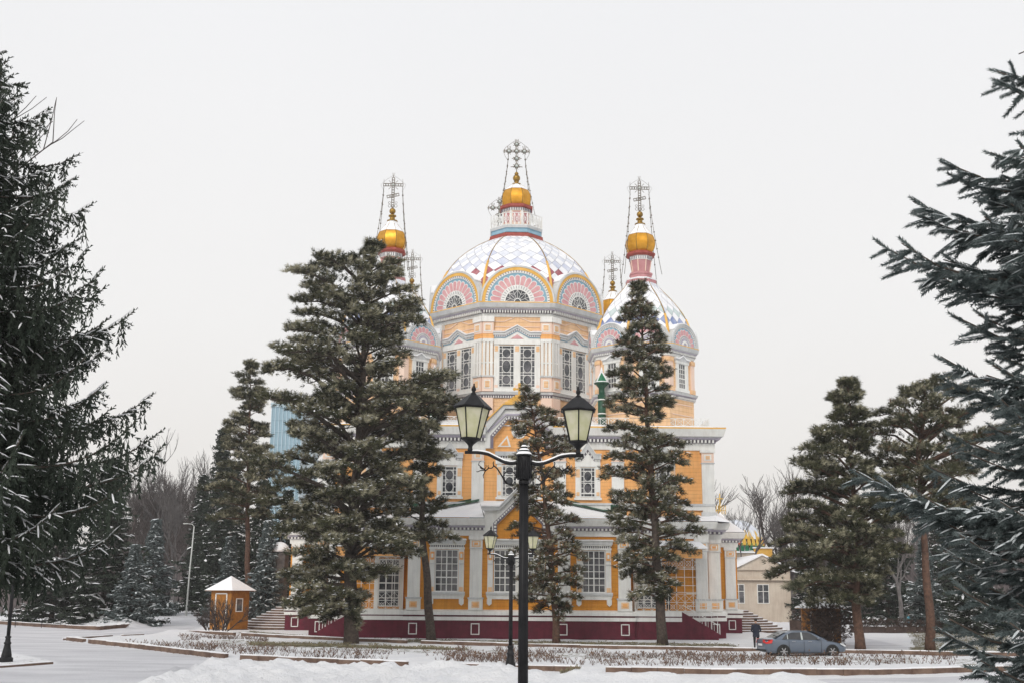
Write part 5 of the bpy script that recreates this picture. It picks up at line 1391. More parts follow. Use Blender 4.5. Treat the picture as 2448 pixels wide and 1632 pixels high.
# kerbs
def kerb(path,w=.22,h=.16,seed=0,far=1.0,cover=.35):
    rng=random.Random(seed); mb=MB()
    for a,b in zip(path[:-1],path[1:]):
        a=Vector((a.x,a.y,0)); b=Vector((b.x,b.y,0)); d=b-a; L=d.length; n=max(1,int(L/1.1)); d.normalize(); s=Vector((-d.y,d.x,0))
        if s.y<0: s=-s
        for i in range(n):
            p=a+d*(L*i/n); q=a+d*(L*(i+1)/n-.02); hh=h+rng.uniform(-.015,.015)
            if rng.random()<cover*.15: continue
            def blk(z0,z1,o0,o1,m):
                vs=[p+s*o0,q+s*o0,q+s*o1,p+s*o1]; mb.add([v+Vector((0,0,z0)) for v in vs]+[v+Vector((0,0,z1)) for v in vs],[(0,3,2,1),(4,5,6,7),(0,1,5,4),(1,2,6,5),(2,3,7,6),(3,0,4,7)],m)
            blk(-.1,hh,0,w,'kerb_stone'); blk(hh,hh+rng.uniform(.02,.05),.02,w+.1,'snow')
            if rng.random()<cover*0:   # snow slumped on the face
                t0=rng.uniform(0,.6); t1=t0+rng.uniform(.15,.4); pp=p.lerp(q,t0); qq=p.lerp(q,min(1,t1)); k=hh*rng.uniform(.3,1)
                mb.add([pp+s*-.2-d*.15,qq+s*-.2+d*.15,qq+s*-.01+Vector((0,0,k*.3)),(pp+qq)/2+s*-.01+Vector((0,0,k)),pp+s*-.01+Vector((0,0,k*.3))],[(0,1,2,3,4)],'snow')
    o=mb.build('kerb'); o['kind']='structure'; return o
kerb(K1,seed=1,h=.24,w=.25,cover=.12); kerb(K1b,seed=2,h=.12); kerb(K2,seed=3,h=.26,w=.3,cover=.25); kerb(K3,seed=4,h=.30,w=.3); kerb(K4,seed=5,h=.28,w=.3); kerb(K5,seed=6,h=.08,w=.15); kerb(K6,seed=7,h=.3,w=.3)
# rose stubble (stuff)
rg=np.random.RandomState(77)
def ground_z(x,y):
    i=np.clip(np.searchsorted(ys,y)-1,0,len(ys)-2); j=np.clip(np.searchsorted(xs,x)-1,0,len(xs)-2); return Z[i,j]
stem=MB()
def stems(poly,n,hmin,hmax,seed):
    global stem
    P=[]; xsn=[p.x for p in poly]; ysn=[p.y for p in poly]; r=np.random.RandomState(seed); V=[];F=[];M=[]
    o=0
    while len(P)<n:
        x=r.uniform(min(xsn),max(xsn),4000); y=r.uniform(min(ysn),max(ysn),4000)
        ok=in_poly(x,y,poly)&(vnoise(x,y,1.6,seed)>.42)
        P+=list(zip(x[ok],y[ok]))
    for x,y in P[:n]:
        z=float(ground_z(x,y))
        for _ in range(r.randint(2,5)):
            h=r.uniform(hmin,hmax); dx,dy=r.randn(2)*h*.45; w=.008+.013*r.rand(); a=r.rand()*3.14; cx,cy=math.cos(a)*w,math.sin(a)*w
            V+=[(x-cx,y-cy,z-.03),(x+cx,y+cy,z-.03),(x+dx*.6,y+dy*.6,z+h*.7),(x+dx,y+dy,z+h)]; F+=[(o,o+1,o+2),(o+1,o+3,o+2)]; M+=[0,0]; o+=4
            if r.rand()<.14:
                q=.025+.03*r.rand(); V+=[(x+dx-q,y+dy,z+h*.8),(x+dx+q,y+dy-.03,z+h*.85),(x+dx,y+dy,z+h+.05)]; F+=[(o,o+1,o+2)]; M+=[1 if r.rand()<.45 else 0]; o+=3
    return V,F,M
VV=[];FF=[];MM=[]
for poly,n,seed in (([G(300,1536),G(430,1538),G(620,1552),G(1250,1577),G(1250,1592),G(700,1577),G(480,1562),G(300,1541)],800,1),([G(1100,1553),G(1300,1560),G(1800,1568),G(2290,1573),G(2280,1593),G(1700,1598),G(1250,1592),G(1060,1585)],1600,2),
                    ([G(345,1455),G(500,1452),G(500,1466),G(345,1468)],350,3),([G(430,1522),G(640,1530),G(640,1540),G(430,1533)],260,4)):
    V,F,M=stems(poly,n,.10,.34,seed); k=len(VV); VV+=V; FF+=[tuple(i+k for i in f) for f in F]; MM+=M
o=bpy.data.objects.new('dry_rose_stems',np_mesh('dry_rose_stems',VV,FF,MM,['stem','needle_brown'])); col.objects.link(o); tag(o,'dry brown cut rose stems poking out of the snow beds','dry plants',kind='stuff')
# grass tufts in thin snow (stuff)
VV=[];FF=[];MM=[]
for poly,n,seed,hh in (([G(850,1525),G(1750,1538),G(1790,1554),G(860,1533),G(600,1512)],1500,5,.10),([G(590,1538),G(850,1543),G(1130,1551),G(1120,1556),G(850,1551),G(600,1546)],1500,6,.12),([G(2165,1508),G(2420,1508),G(2448,1566),G(2190,1560)],1800,8,.10),([G(1340,1626),G(1385,1626),G(1385,1636),G(1340,1636)],60,9,.2)):
    V,F,M=stems(poly,n,hh*.4,hh,seed); k=len(VV); VV+=V; FF+=[tuple(i+k for i in f) for f in F]; MM+=M
mat('grass_dry',(.12,.105,.06),(.27,.24,.15),2,.9)
o=bpy.data.objects.new('winter_grass',np_mesh('winter_grass',VV,FF,[0]*len(MM),['grass_dry'])); col.objects.link(o); tag(o,'thin olive winter grass showing through the snow','grass',kind='stuff')

# ------------------------------------------------------------------ street lamps
def lamp(label,loc,Hc,group='cast iron twin lantern park lamps',rz=0.0,sc=1.0,lean=True,tilt=0.0):
    root=empty('street_lamp',loc,rz); tag(root,label,'street lamp',group)
    # pole
    p=MB()
    p.lathe([(.34,-.1),(.34,.16),(.27,.20),(.25,.24)],'lamp_black',n=8,sm=False)
    p.lathe([(.24,.24),(.235,.3),(.15,.72),(.14,.8),(.17,.83),(.17,.88),(.13,.92),(.11,1.08),(.14,1.11),(.14,1.16),(.088,1.2)],'lamp_black',n=16)
    p.lathe([(.086,1.18),(.075,Hc-.45)],'lamp_black',n=16)
    p.lathe([(.09,Hc-.48),(.09,Hc-.42),(.075,Hc-.40)],'lamp_black',n=16)
    p.lathe([(.12,Hc-.40),(.125,Hc-.02),(.12,Hc)],'lamp_black',n=16)
    for k in range(10):
        a=k*PI/5; p.tube([(.125*math.cos(a),.125*math.sin(a),Hc-.38),(.125*math.cos(a),.125*math.sin(a),Hc-.03)],.014,'lamp_black',5)
    for k in range(10):
        a=k*PI/5+.3; p.tube([(.082*math.cos(a),.082*math.sin(a),1.25),(.074*math.cos(a),.074*math.sin(a),Hc-.5)],.008,'lamp_black',4)
    p.build('pole',root)
    c=MB(); c.lathe([(.13,Hc),(.14,Hc+.03),(.10,Hc+.07),(.095,Hc+.10),(.065,Hc+.13),(.06,Hc+.16),(.035,Hc+.19),(.03,Hc+.22),(.005,Hc+.235)],'lamp_black',n=16); cp=c.build('cap',root)
    c=MB(); c.lathe([(.137,Hc+.028),(.135,Hc+.045),(.10,Hc+.08)],'snow',n=16,cap=False); c.lathe([(.09,Hc+.105),(.088,Hc+.115),(.06,Hc+.14)],'snow',n=16,cap=False); c.lathe([(.055,Hc+.165),(.05,Hc+.178),(.03,Hc+.20)],'snow',n=14,cap=False); c.build('snow',cp)
    for s in (-1,1):
        rz_=-.03 if s>0 else .0
        pts=[(.10,-.145),(.22,-.175),(.34,-.16),(.50,-.10),(.62,-.05),(.78,-.022),(.92,-.02),(1.02,-.02)]
        dz=.085-(tilt if s>0 else 0)
        P=[Vector((s*x,0,Hc+z+dz*min(1,(x-.10)/.5) +.045*(1-min(1,(x-.1)/.5)))) for x,z in pts]
        sm=[P[0]]
        for i in range(len(P)-1):
            p0=P[max(i-1,0)];p1=P[i];p2=P[i+1];p3=P[min(i+2,len(P)-1)]
            for k in range(1,5):
                t=k/4; sm.append(.5*((2*p1)+(p2-p0)*t+(2*p0-5*p1+4*p2-p3)*t*t+(3*p1-p0-3*p2+p3)*t**3))
        m=MB(); m.tube(sm,[.034]*8+[.030]*(len(sm)-8),'lamp_black',10); am=m.build('arm',root)
        m=MB(); m.tube([q+Vector((0,0,.026)) for q in sm[1:-4]],[.012]+[.022]*(len(sm)-7)+[.008],'snow',6); m.build('snow',am)
        # scroll work
        m=MB()
        def curl(cx,cz,r0,r1,a0,a1,t=.011,n=14):
            m.tube([(s*(cx+(r0+(r1-r0)*k/n)*math.cos(a0+(a1-a0)*k/n)),0,Hc+cz+(r0+(r1-r0)*k/n)*math.sin(a0+(a1-a0)*k/n)) for k in range(n+1)],[t*(1-.35*k/n) for k in range(n+1)],'lamp_black',6)
        curl(.24,-.36,.125,.10,-PI*.62,PI*1.05,.013,20)
        m.tube([(s*x,0,Hc+z) for x,z in ((.20,-.475),(.27,-.475),(.34,-.40),(.40,-.30),(.46,-.21),(.52,-.16),(.53,-.12),(.52,-.09))],[.011,.013,.013,.012,.012,.011,.010,.009],'lamp_black',6)
        curl(.585,-.16,.065,.03,PI*.95,PI*2.1,.010,10); curl(.70,-.17,.055,.05,-PI*.1,-PI*1.15,.009,10)
        m.tube([(s*x,0,Hc+z) for x,z in ((.60,-.20),(.66,-.25),(.70,-.33),(.69,-.38))],[.011,.010,.008,.004],'lamp_black',5)
        m.tube([(s*x,0,Hc+z) for x,z in ((.64,-.24),(.74,-.245),(.80,-.27),(.82,-.26))],[.010,.009,.007,.004],'lamp_black',5)
        m.tube([(s*x,0,Hc+z) for x,z in ((.66,-.24),(.72,-.2),(.78,-.15),(.77,-.10),(.73,-.08))],[.010,.010,.009,.007,.004],'lamp_black',5)
        m.build('scroll',root)
        # lantern
        L=empty('lantern',(s*.93,0,Hc-.01+dz)); L.parent=root
        L.rotation_euler=(0,(.045 if s<0 else .008) if lean else 0,.12 if s<0 else .50)
        f=MB(); f.lathe([(.045,0),(.045,.05),(.035,.065),(.04,.10),(.06,.13),(.10,.165),(.13,.19),(.16,.20),(.17,.222)],'lamp_black',n=6 if False else 12)
        H0,H1,r0,r1=.222,.755,.165,.295
        for k in range(6):
            a=k*PI/3; a2=(k+1)*PI/3
            p0=(r0*math.cos(a),r0*math.sin(a),H0);p1=(r1*math.cos(a),r1*math.sin(a),H1)
            f.tube([p0,p1],.012,'lamp_black',4); f.bar(p0,(r0*math.cos(a2),r0*math.sin(a2),H0),.03,'lamp_black'); f.bar(p1,(r1*math.cos(a2),r1*math.sin(a2),H1),.03,'lamp_black')
        f.build('frame',L)
        g=MB(); vs=[(q*r*.97*math.cos(k*PI/3),q*r*.97*math.sin(k*PI/3),z) for q,r,z in ((1,r0,H0+.005),(1,r1,H1)) for k in range(6)]
        for k in range(6):
            g.add([vs[k],vs[(k+1)%6],vs[6+(k+1)%6],vs[6+k]],[(0,1,2,3)],'lantern_glass')
        g.build('glass',L)
        r=MB(); r.lathe([(.335,.75),(.345,.77),(.325,.79),(.21,.885),(.12,.965),(.07,.995),(.045,1.005)],'lamp_black',n=6,sm=False)
        r.lathe([(.05,1.0),(.055,1.015),(.03,1.03),(.026,1.05),(.042,1.075),(.038,1.11),(.02,1.145),(.012,1.165),(.018,1.175),(.004,1.195)],'lamp_black',n=10)
        r.build('lantern_roof',L)
    return root
b=W(1250,1100,20.1); hc=W(1250,1076,20.1).z
lamp('large black twin lantern lamp post in the centre foreground',(b.x+.02,20.1,0),hc-.10,tilt=.04)
b=G(1220,1611); lamp('smaller black twin lantern lamp post seen just left of the foreground lamp post',(b.x,b.y,0),W(1220,1327,b.y).z)
b=G(14,1580); lamp('black lamp post at the left edge on the small snowy island under the dark spruce',(b.x,b.y,0),5.1)
# far modern lamp pole
b=at(428,150); root=empty('lamp_pole',b); tag(root,'tall thin pale lamp pole in front of the far left trees','lamp pole')
m=MB(); zt=W(433*K,1207*K,150).z; m.tube([(0,0,0),(.1,0,zt*.5),(.3,0,zt)],[.14,.10,.07],'pole_pale',8); m.build('pole',root)
m=MB(); m.tube([(.3,0,zt),(0,0,zt+.25),(-.6,0,zt+.3)],[.05,.045,.04],'pole_pale',6); m.box((-1.1,-.12,zt+.25),(-.5,.12,zt+.36),'pole_pale'); m.build('lamp_head',root)
# small dark bins far left
for xd,yd,lab in ((371,1374,'left of two small dark stone blocks on the far snow bed'),(386,1372,'right of two small dark stone blocks on the far snow bed')):
    p=at(xd,175,1.4); root=empty('stone_block',(p[0],175,0.9)); tag(root,lab,'stone block','dark blocks on the far snow bed')
    m=MB(); m.box((-.45,-.4,-.4),(.45,.4,1.0),'bark_pale'); m.box((-.5,-.45,1.0),(.5,.45,1.08),'kerb_stone'); m.build('block',root); m=MB(); m.box((-.48,-.43,1.08),(.48,.43,1.2),'snow'); m.build('snow',root)

# ------------------------------------------------------------------ kiosks
def kiosk(label,loc,rz,w,h,rh,side=1):
    root=empty('kiosk',loc,rz); tag(root,label,'kiosk'); q=w/2; b=MB(); b.box((-q,-q,0.05),(q,q,h),'wood_orange'); b.build('wall',root)
    b=MB(); b.box((-q-.06,-q-.06,-.05),(q+.06,q+.06,.08),'kerb_stone'); b.build('base',root)
    b=MB(); e=q+.42
    b.add([(-e,-e,h-.02),(e,-e,h-.02),(e,e,h-.02),(-e,e,h-.02),(0,0,h+rh)],[(0,1,4),(1,2,4),(2,3,4),(3,0,4),(3,2,1,0)],'wood_orange')
    r=b.build('roof',root)
    b=MB(); e=q+.45; b.add([(-e,-e,h+.04),(e,-e,h+.04),(e,e,h+.04),(-e,e,h+.04),(0,0,h+rh+.10)],[(0,1,4),(1,2,4),(2,3,4),(3,0,4),(3,2,1,0)],'snow'); b.build('snow',r)
    b=MB()
    for x in (-q+.6,q-.05 if False else .28*w): b.fb(x-.06,x+.06,.1,h-.25,q,q+.05,'white_paint')
    b.fb(-q+.6,.28*w,h-.3,h-.2,q,q+.05,'white_paint'); b.build('door_frame',root)
    b=MB(); b.fb(-q+.68,.28*w-.08,.12,h-.32,q,q+.025,'wood_orange'); b.build('door',root)
    # window on the right side
    M,_=edge_mat((q,-q),(q,q)); b=MB(); b.M=M; u0=w*.45;ww=.75
    for a_ in ((u0-ww/2-.08,u0-ww/2,1.6,2.8),(u0+ww/2,u0+ww/2+.08,1.6,2.8),(u0-ww/2,u0+ww/2,1.6,1.68),(u0-ww/2,u0+ww/2,2.72,2.8)): b.fb(*a_,-.01,.05,'white_paint')
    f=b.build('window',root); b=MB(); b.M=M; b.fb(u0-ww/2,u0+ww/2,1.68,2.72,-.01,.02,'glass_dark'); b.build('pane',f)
b=G(546,1504); kiosk('small orange wooden kiosk with snowy pyramid roof at the left, beside the bare shrub',(b.x,b.y,0),R(-28),2.4,3.45,1.25)
b=at(1893,84); zt=W(1890,1450,84).z; kiosk('orange kiosk half hidden by the dark shrub behind the parked car',(b[0]+.1,85.5,0),R(-12),2.6,zt-.1,.9)

# ------------------------------------------------------------------ other buildings
def wins(mb,g,u,z,w,h):
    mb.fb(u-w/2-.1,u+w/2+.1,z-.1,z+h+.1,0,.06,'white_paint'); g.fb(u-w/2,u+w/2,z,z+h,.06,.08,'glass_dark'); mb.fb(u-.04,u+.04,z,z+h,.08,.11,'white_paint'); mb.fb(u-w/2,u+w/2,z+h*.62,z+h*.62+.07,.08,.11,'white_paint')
# beige gabled house
Yh=150; xl=W(1782,1400,Yh).x; xr=W(1895,1400,Yh).x; cx=W(1824,1400,Yh).x; za=W(1824,1322,Yh).z; ze=W(1890,1356,Yh).z; w=xr-cx
root=empty('gabled_house',(cx,Yh,0)); tag(root,'beige house with a snowy gable roof between the cathedral and the right pines','house')
w=W(1897,1356,Yh).x-cx
m=MB(); m.box((-w+.4,.3,0),(w-.4,16,ze-.3),'beige_wall'); m.plate([(-w+.4,ze-.3),(w-.4,ze-.3),(0,za-.25)],-.35,0,'beige_wall'); m.build('wall',root)
m=MB()
for s in (-1,1): m.add([(0,-.3,za),(s*w,-.3,ze-.15),(s*w,16.3,ze-.15),(0,16.3,za),(0,-.3,za-.22),(s*w,-.3,ze-.37),(s*w,16.3,ze-.37),(0,16.3,za-.22)],[(0,1,2,3),(0,1,5,4),(1,2,6,5),(4,5,6,7)],'snow')
m.add([(w*.3,.2,za-1.0),(w*.3,8,za-1.0),(w+4.5,8,za-1.0),(w+3,2,ze-1),(w,.2,ze-.5)],[(0,1,2,3,4)],'snow')
m.build('roof',root)
m=MB(); zc=W(1800,1382,Yh).z; m.fb(-w+.4,w-.4,zc-.2,zc,-.3,.1,'beige_wall'); m.fb(-w+.4,w-.4,zc-.25,zc-.2,-.3,.02,'kerb_stone'); m.build('string_course',root)
for u_ in (-w+.9,W(1858,1400,Yh).x-cx-.4):
    z0=W(1850,1440,Yh).z; m=MB(); g=MB(); mm=Matrix.Translation((0,.3,0)); m.M=mm; g.M=mm; wins(m,g,u_ if u_<0 else W(1826,1430,Yh).x-cx,z0,1.3,2.2); f=m.build('window',root); g.build('pane',f)
# chapel with snowy dome and coloured tile ring
Yd=168; c=W(1774,1300,Yd); root=empty('domed_chapel',(c.x,Yd+4,0)); tag(root,'small chapel whose snowy dome is ringed by red, yellow and green tiles','chapel')
zb=W(1790,1308,Yd).z; zt=W(1760,1238,Yd).z; rr=(W(1842,1305,Yd).x-c.x)
m=MB(); m.lathe([(rr*.98,0),(rr*.98,zb-.6)],'gold_paint',oct=True); m.build('wall',root)
m=MB(); P=[(rr*math.cos(a),zb+(zt-zb)*math.sin(a)) for a in [PI/2*k/14 for k in range(14)]]+[(.05,zt)]
m.lathe(P[3:],'tile_pale',n=24,cap=False); dm_=m.build('dome',root)
mat('tile_red',(.55,.10,.04),(.68,.16,.08),2,.5); mat('tile_yellow',(.72,.42,.05),(.8,.52,.1),2,.5)
m=MB(); rng=random.Random(5)
for j,(z0,z1,cols) in enumerate(((zb-.6,zb+.35,['green_bright','tile_yellow']),(zb+.35,zb+1.25,['tile_yellow','tile_yellow','tile_red']),(zb+1.25,zb+2.2,['tile_red','tile_yellow','snow']))):
    for k in range(34):
        a0=2*PI*(k+.5*j)/34;a1=a0+2*PI/34*.94
        f_=lambda z: rr*math.cos(math.asin(min(.99,max(0,(z-zb)/(zt-zb)))))+.04
        m.add([(f_(z0)*math.cos(a0),f_(z0)*math.sin(a0),z0),(f_(z0)*math.cos(a1),f_(z0)*math.sin(a1),z0),(f_(z1+.1)*math.cos(a1-.03),f_(z1)*math.sin(a1-.03),z1),(f_(z1+.3)*math.cos((a0+a1)/2),f_(z1+.3)*math.sin((a0+a1)/2),z1+.4),(f_(z1+.1)*math.cos(a0+.03),f_(z1)*math.sin(a0+.03),z1)],[(0,1,2,3,4)],cols[rng.randrange(len(cols))])
m.build('tile_ring',root)
m=MB()
for k in range(8): a=k*PI/4+.35; m.tube([(p[0]*1.01*math.cos(a),p[0]*1.01*math.sin(a),p[1]+.03) for p in P[3:]],.07,'grey_paint',4)
m.build('rib',root)
m=MB(); x1=W(1846,1330,Yd).x-c.x; m.box((W(1802,1310,Yd).x-c.x,-4.2,0),(x1,4,W(1840,1310,Yd).z),'gold_paint'); m.box((-2.6,-4.4,0),(W(1803,1318,Yd).x-c.x,3,W(1780,1322,Yd).z),'beige_wall'); m.build('hall_wall',root)
m=MB(); z1_=W(1840,1310,Yd).z; m.box((W(1799,1310,Yd).x-c.x,-4.4,z1_),(x1+.2,4,z1_+.2),'snow'); z2_=W(1780,1321,Yd).z; x0_=W(1806,1318,Yd).x-c.x
m.add([(-2.8,-4.6,z2_),(x0_,-4.6,z2_),(x0_-.9,-2,z2_+1.3),(-2.8,-2,z2_+1.3)],[(0,1,2,3)],'snow'); m.build('hall_roof',root)
# little yellow cross spire right of the cathedral
p=W(1724,1250,160); root=empty('roof_finial',(p.x,160,0)); tag(root,'yellow lattice finial above the snowy roof right of the cathedral corner','finial')
z0=W(1724,1222,160).z; z1=W(1726,1178,160).z; m=MB(); m.box((-1.6,-1,0),(1.6,2,z0-2.5),'beige_wall'); m.add([(-1.8,-1.2,z0-2.6),(1.8,-1.2,z0-2.6),(1.8,2.2,z0-2.6),(-1.8,2.2,z0-2.6),(0,.5,z0)],[(0,1,4),(1,2,4),(2,3,4),(3,0,4)],'snow'); m.build('base',root)
m=MB(); 
for k in range(-3,4): m.bar((k*.25,.5,z0-.3),(k*.25,.5,z0+.9),.07,'tile_yellow')
m.bar((-.8,.5,z0+.2),(.8,.5,z0+.2),.07,'tile_yellow'); m.bar((0,.5,z0),(0,.5,z1),.12,'tile_yellow'); m.bar((-.45,.5,z0+(z1-z0)*.72),(.45,.5,z0+(z1-z0)*.72),.1,'tile_yellow'); m.build('cross',root)
# small domed pavilion left
Yp=119; p=W(667,1350,Yp); root=empty('domed_pavilion',(p.x,Yp,0)); tag(root,'small pavilion with snowy dome and thin spike, left of the cathedral behind the biggest pine','pavilion')
zb=W(667,1318,Yp).z; zt=W(667,1294,Yp).z; m=MB(); m.lathe([(.95,0),(.95,zb-.1)],'bark_pale',n=8,sm=False); m.build('wall',root)
m=MB(); m.lathe([(1.0*math.cos(PI/2*k/8)+.01,zb+(zt-zb)*math.sin(PI/2*k/8)) for k in range(9)],'snow',n=16); m.build('dome',root)
m=MB(); m.tube([(0,0,zt),(.1,0,zt+1.5)],[.04,.015],'iron_grey',4); m.build('spike',root)
# blue glass tower
Yt=320; xl=W(649,1000,Yt).x; xr=W(722,1000,Yt).x; zt=W(700,972,Yt).z
root=empty('office_tower',(xl,Yt,0)); tag(root,'blue glass office tower partly hidden behind the biggest pine','office building')
mat('blue_glass',(.20,.32,.39),(.28,.41,.49),.06,.15,spec=.6); mat('pale_panel',(.42,.55,.62),(.5,.62,.68),.1,.6)
m=MB(); w=xr-xl; m.box((0,0,0),(w,30,zt),'blue_glass'); m.build('facade',root)
m=MB()
for k in range(0,9):
    u=w*k/8; m.fb(u-.08,u+.08,0,zt,0,.25,'pale_panel')
for k in range(1,24): m.fb(0,w,zt-k*3.4-.25,zt-k*3.4+.25,0,.15,'pale_panel' if k%4==0 else 'blue_glass')
m.build('mullions',root); m=MB(); m.box((-.3,-.3,zt),(w+.3,30,zt+1.2),'pale_panel'); m.build('parapet',root)
# hedge and fence on the right
def hedge(label,a,b,h,w,seed):
    root=empty('hedge',(a[0],a[1],0)); tag(root,label,'hedge'); rg=np.random.RandomState(seed); L=math.hypot(b[0]-a[0],b[1]-a[1]); n=int(L*60)
    t=rg.rand(n); O=np.stack([t*(b[0]-a[0])+rg.randn(n)*.1,t*(b[1]-a[1])+rg.uniform(-w/2,w/2,n),h*rg.rand(n)**.7],1)
    lf=Leafy(['hedge_brown','snow']); s=rg.rand(n)<.06; D=rg.randn(n,3)+np.array([0,0,.8]); lf.put(TUFTS[0],O[~s],D[~s],np.full((~s).sum(),.3),np.full((~s).sum(),.16)); lf.put(SN,O[s],D[s]*np.array([1,1,.1]),np.full(s.sum(),.2),np.full(s.sum(),.1),(0,1)); lf.build('twigs',root)
    m=MB(); m.box((0,-w*.35,0),(L,w*.35,h*.55),'hedge_brown'); o=m.build('inner_stems',root); o.rotation_euler.z=math.atan2(b[1]-a[1],b[0]-a[0])
hedge('long low bare hedge behind the right lawn',at(1955,113)[:2],at(2330,116)[:2],1.1,1.0,3)
hedge('short brown hedge between the curved stairs and the right kiosk',at(1815,118)[:2],at(1900,116)[:2],1.9,1.0,5)
def fence(label,a,b,h,sp,grp=None):
    root=empty('fence',(a[0],a[1],0)); tag(root,label,'fence',grp); v=Vector((b[0]-a[0],b[1]-a[1],0)); L=v.length; n=int(L/sp)
    for k in range(min(n+1,60)):
        p=v*(k/n); m=MB(); m.tube([(p.x,p.y,0),(p.x,p.y,h)],.03,'dark_metal',5); m.build('post',root)
    for z in (h*.35,h*.95): m=MB(); m.tube([(0,0,z),(v.x,v.y,z)],.018,'dark_metal',4); m.build('rail',root)
fence('thin low wire fence on the left snow island behind the kerb',at(38,112)[:2],at(160,110)[:2],.9,2.2)

# ------------------------------------------------------------------ car
mat('car_paint',(.085,.11,.15),(.10,.125,.165),2,.28,spec=.6); MATS['car_paint'].node_tree.nodes['Principled BSDF'].inputs['Coat Weight'].default_value=.6
mat('car_glass',(.02,.022,.025),(.05,.05,.05),1.5,.08,spec=.7); mat('tail_red',(.55,.02,.02),(.6,.04,.03),3,.3); mat('tyre',(.012,.012,.012),(.03,.03,.03),8,.9); mat('rim',(.35,.35,.36),(.45,.45,.46),5,.35,metal=.6); mat('plate_white',(.7,.7,.7),None); mat('head_glass',(.6,.62,.62),(.7,.7,.7),4,.15,spec=.7); mat('black_plastic',(.02,.02,.02),(.03,.03,.03),4,.6)
def car(label,loc,rz):
    root=empty('parked_car',loc,rz); tag(root,label,'car')
    # x forward 0 rear .. 4.82 front ; section: half width points
    st=[ # x, zbot, zbelt(side top), ztop(centre), halfwidth, belt inset
     (0.00,.42,.88,.90,.62),(0.06,.30,.93,1.00,.78),(0.30,.22,.97,1.06,.86),(0.75,.20,.97,1.09,.90),(1.35,.19,.94,1.00,.91),(2.0,.18,.92,.96,.915),(2.8,.18,.90,.95,.915),(3.4,.19,.88,.96,.91),(3.8,.20,.85,.92,.90),(4.3,.22,.78,.83,.87),(4.62,.26,.68,.73,.80),(4.78,.32,.58,.60,.66),(4.82,.38,.52,.53,.5)]
    R_=[];n=9
    for x,zb,zs,zt,hw in st:
        pr=[(0,zb),(hw*.8,zb),(hw*.97,zb+.07),(hw,zb+.25),(hw*1.0,(zb+zs)/2+.06),(hw*.985,zs-.09),(hw*.93,zs),(hw*.6,zs+(zt-zs)*.75),(0,zt)]
        R_.append([(x,y,z) for y,z in pr]+[(x,-y,z) for y,z in reversed(pr[1:-1])])
    m=MB(); k=len(R_[0]); vs=[p for r in R_ for p in r]; fs=[(i*k+j,i*k+(j+1)%k,(i+1)*k+(j+1)%k,(i+1)*k+j) for i in range(len(R_)-1) for j in range(k)]
    fs+=[tuple(range(k-1,-1,-1)),tuple((len(R_)-1)*k+j for j in range(k))]
    m.add(vs,fs,'car_paint',True)
    # wheel arches dark
    bd=m.build('body',root); md=bd.modifiers.new('s','SUBSURF'); md.levels=2; md.render_levels=2
    # greenhouse
    gs=[(.62,.99,.80,1.0,.78),(1.05,1.05,.78,1.27,.66),(1.45,.99,.80,1.41,.60),(2.05,.95,.82,1.455,.60),(2.65,.94,.82,1.43,.59),(3.1,.92,.81,1.27,.62),(3.62,.90,.76,.94,.72)]
    m=MB(); rows=[]
    for x,z0,w0,z1,w1 in gs: rows.append([(x,w0,z0-.06),(x,w0*.45+w1*.55,(z0+z1)/2+.02),(x,w1,z1-.03),(x,w1*.5,z1+.01),(x,0,z1+.02),(x,-w1*.5,z1+.01),(x,-w1,z1-.03),(x,-(w0*.45+w1*.55),(z0+z1)/2+.02),(x,-w0,z0-.06)])
    k=9; vs=[p for r in rows for p in r]; fs=[(i*k+j,i*k+j+1,(i+1)*k+j+1,(i+1)*k+j) for i in range(len(rows)-1) for j in range(k-1)]
    m.add(vs,fs,'car_paint',True); o=m.build('roof',root); md=o.modifiers.new('s','SUBSURF'); md.levels=2; md.render_levels=2
    def side_w(t,z,x):   # half width of greenhouse at station x, height z
        xs_=[g_[0] for g_ in gs]; z0=np.interp(x,xs_,[g_[1] for g_ in gs])-.06; z1=np.interp(x,xs_,[g_[3] for g_ in gs])-.03; w0=np.interp(x,xs_,[g_[2] for g_ in gs]); w1=np.interp(x,xs_,[g_[4] for g_ in gs]); q=(z-z0)/max(.05,z1-z0); return w0+(w1-w0)*min(1,max(0,q))+.018
    for s in (-1,1):
        for poly in ([(.98,.99),(1.28,.985),(1.30,1.24),(1.22,1.22)],[(1.33,.985),(2.08,.965),(2.1,1.36),(1.62,1.35),(1.36,1.26)],[(2.2,.962),(3.22,.945),(3.0,1.12),(2.72,1.30),(2.5,1.355),(2.2,1.365)]):
            m=MB(); m.add([(x,s*side_w(0,z,x),z) for x,z in poly],[tuple(range(len(poly)))],'car_glass'); m.build('side_window',root)
        m=MB(); m.add([(2.085,s*side_w(0,.965,2.08),.965),(2.19,s*(side_w(0,.965,2.19)+.004),.965),(2.19,s*(side_w(0,1.36,2.19)+.004),1.36),(2.105,s*side_w(0,1.36,2.1),1.36)],[(0,1,2,3)],'silver'); m.add([(1.285,s*(side_w(0,.985,1.3)+.004),.985),(1.325,s*(side_w(0,.985,1.3)+.004),.985),(1.345,s*(side_w(0,1.25,1.3)+.004),1.25),(1.305,s*(side_w(0,1.25,1.3)+.004),1.24)],[(0,1,2,3)],'silver'); m.build('window_pillar',root)
        m=MB()
        for x in (1.5,2.45): m.box((x,min(s*.915,s*.945),.86),(x+.2,max(s*.915,s*.945),.885),'rim')
        m.build('door_handle',root)
        m=MB()
        for x in (1.32,2.2,3.2): m.box((x,min(s*.905,s*.922),.30),(x+.015,max(s*.905,s*.922),.90),'black_plastic')
        m.box((1.2,min(s*.90,s*.93),.24),(3.45,max(s*.90,s*.93),.27),'black_plastic'); m.build('door_seam',root)
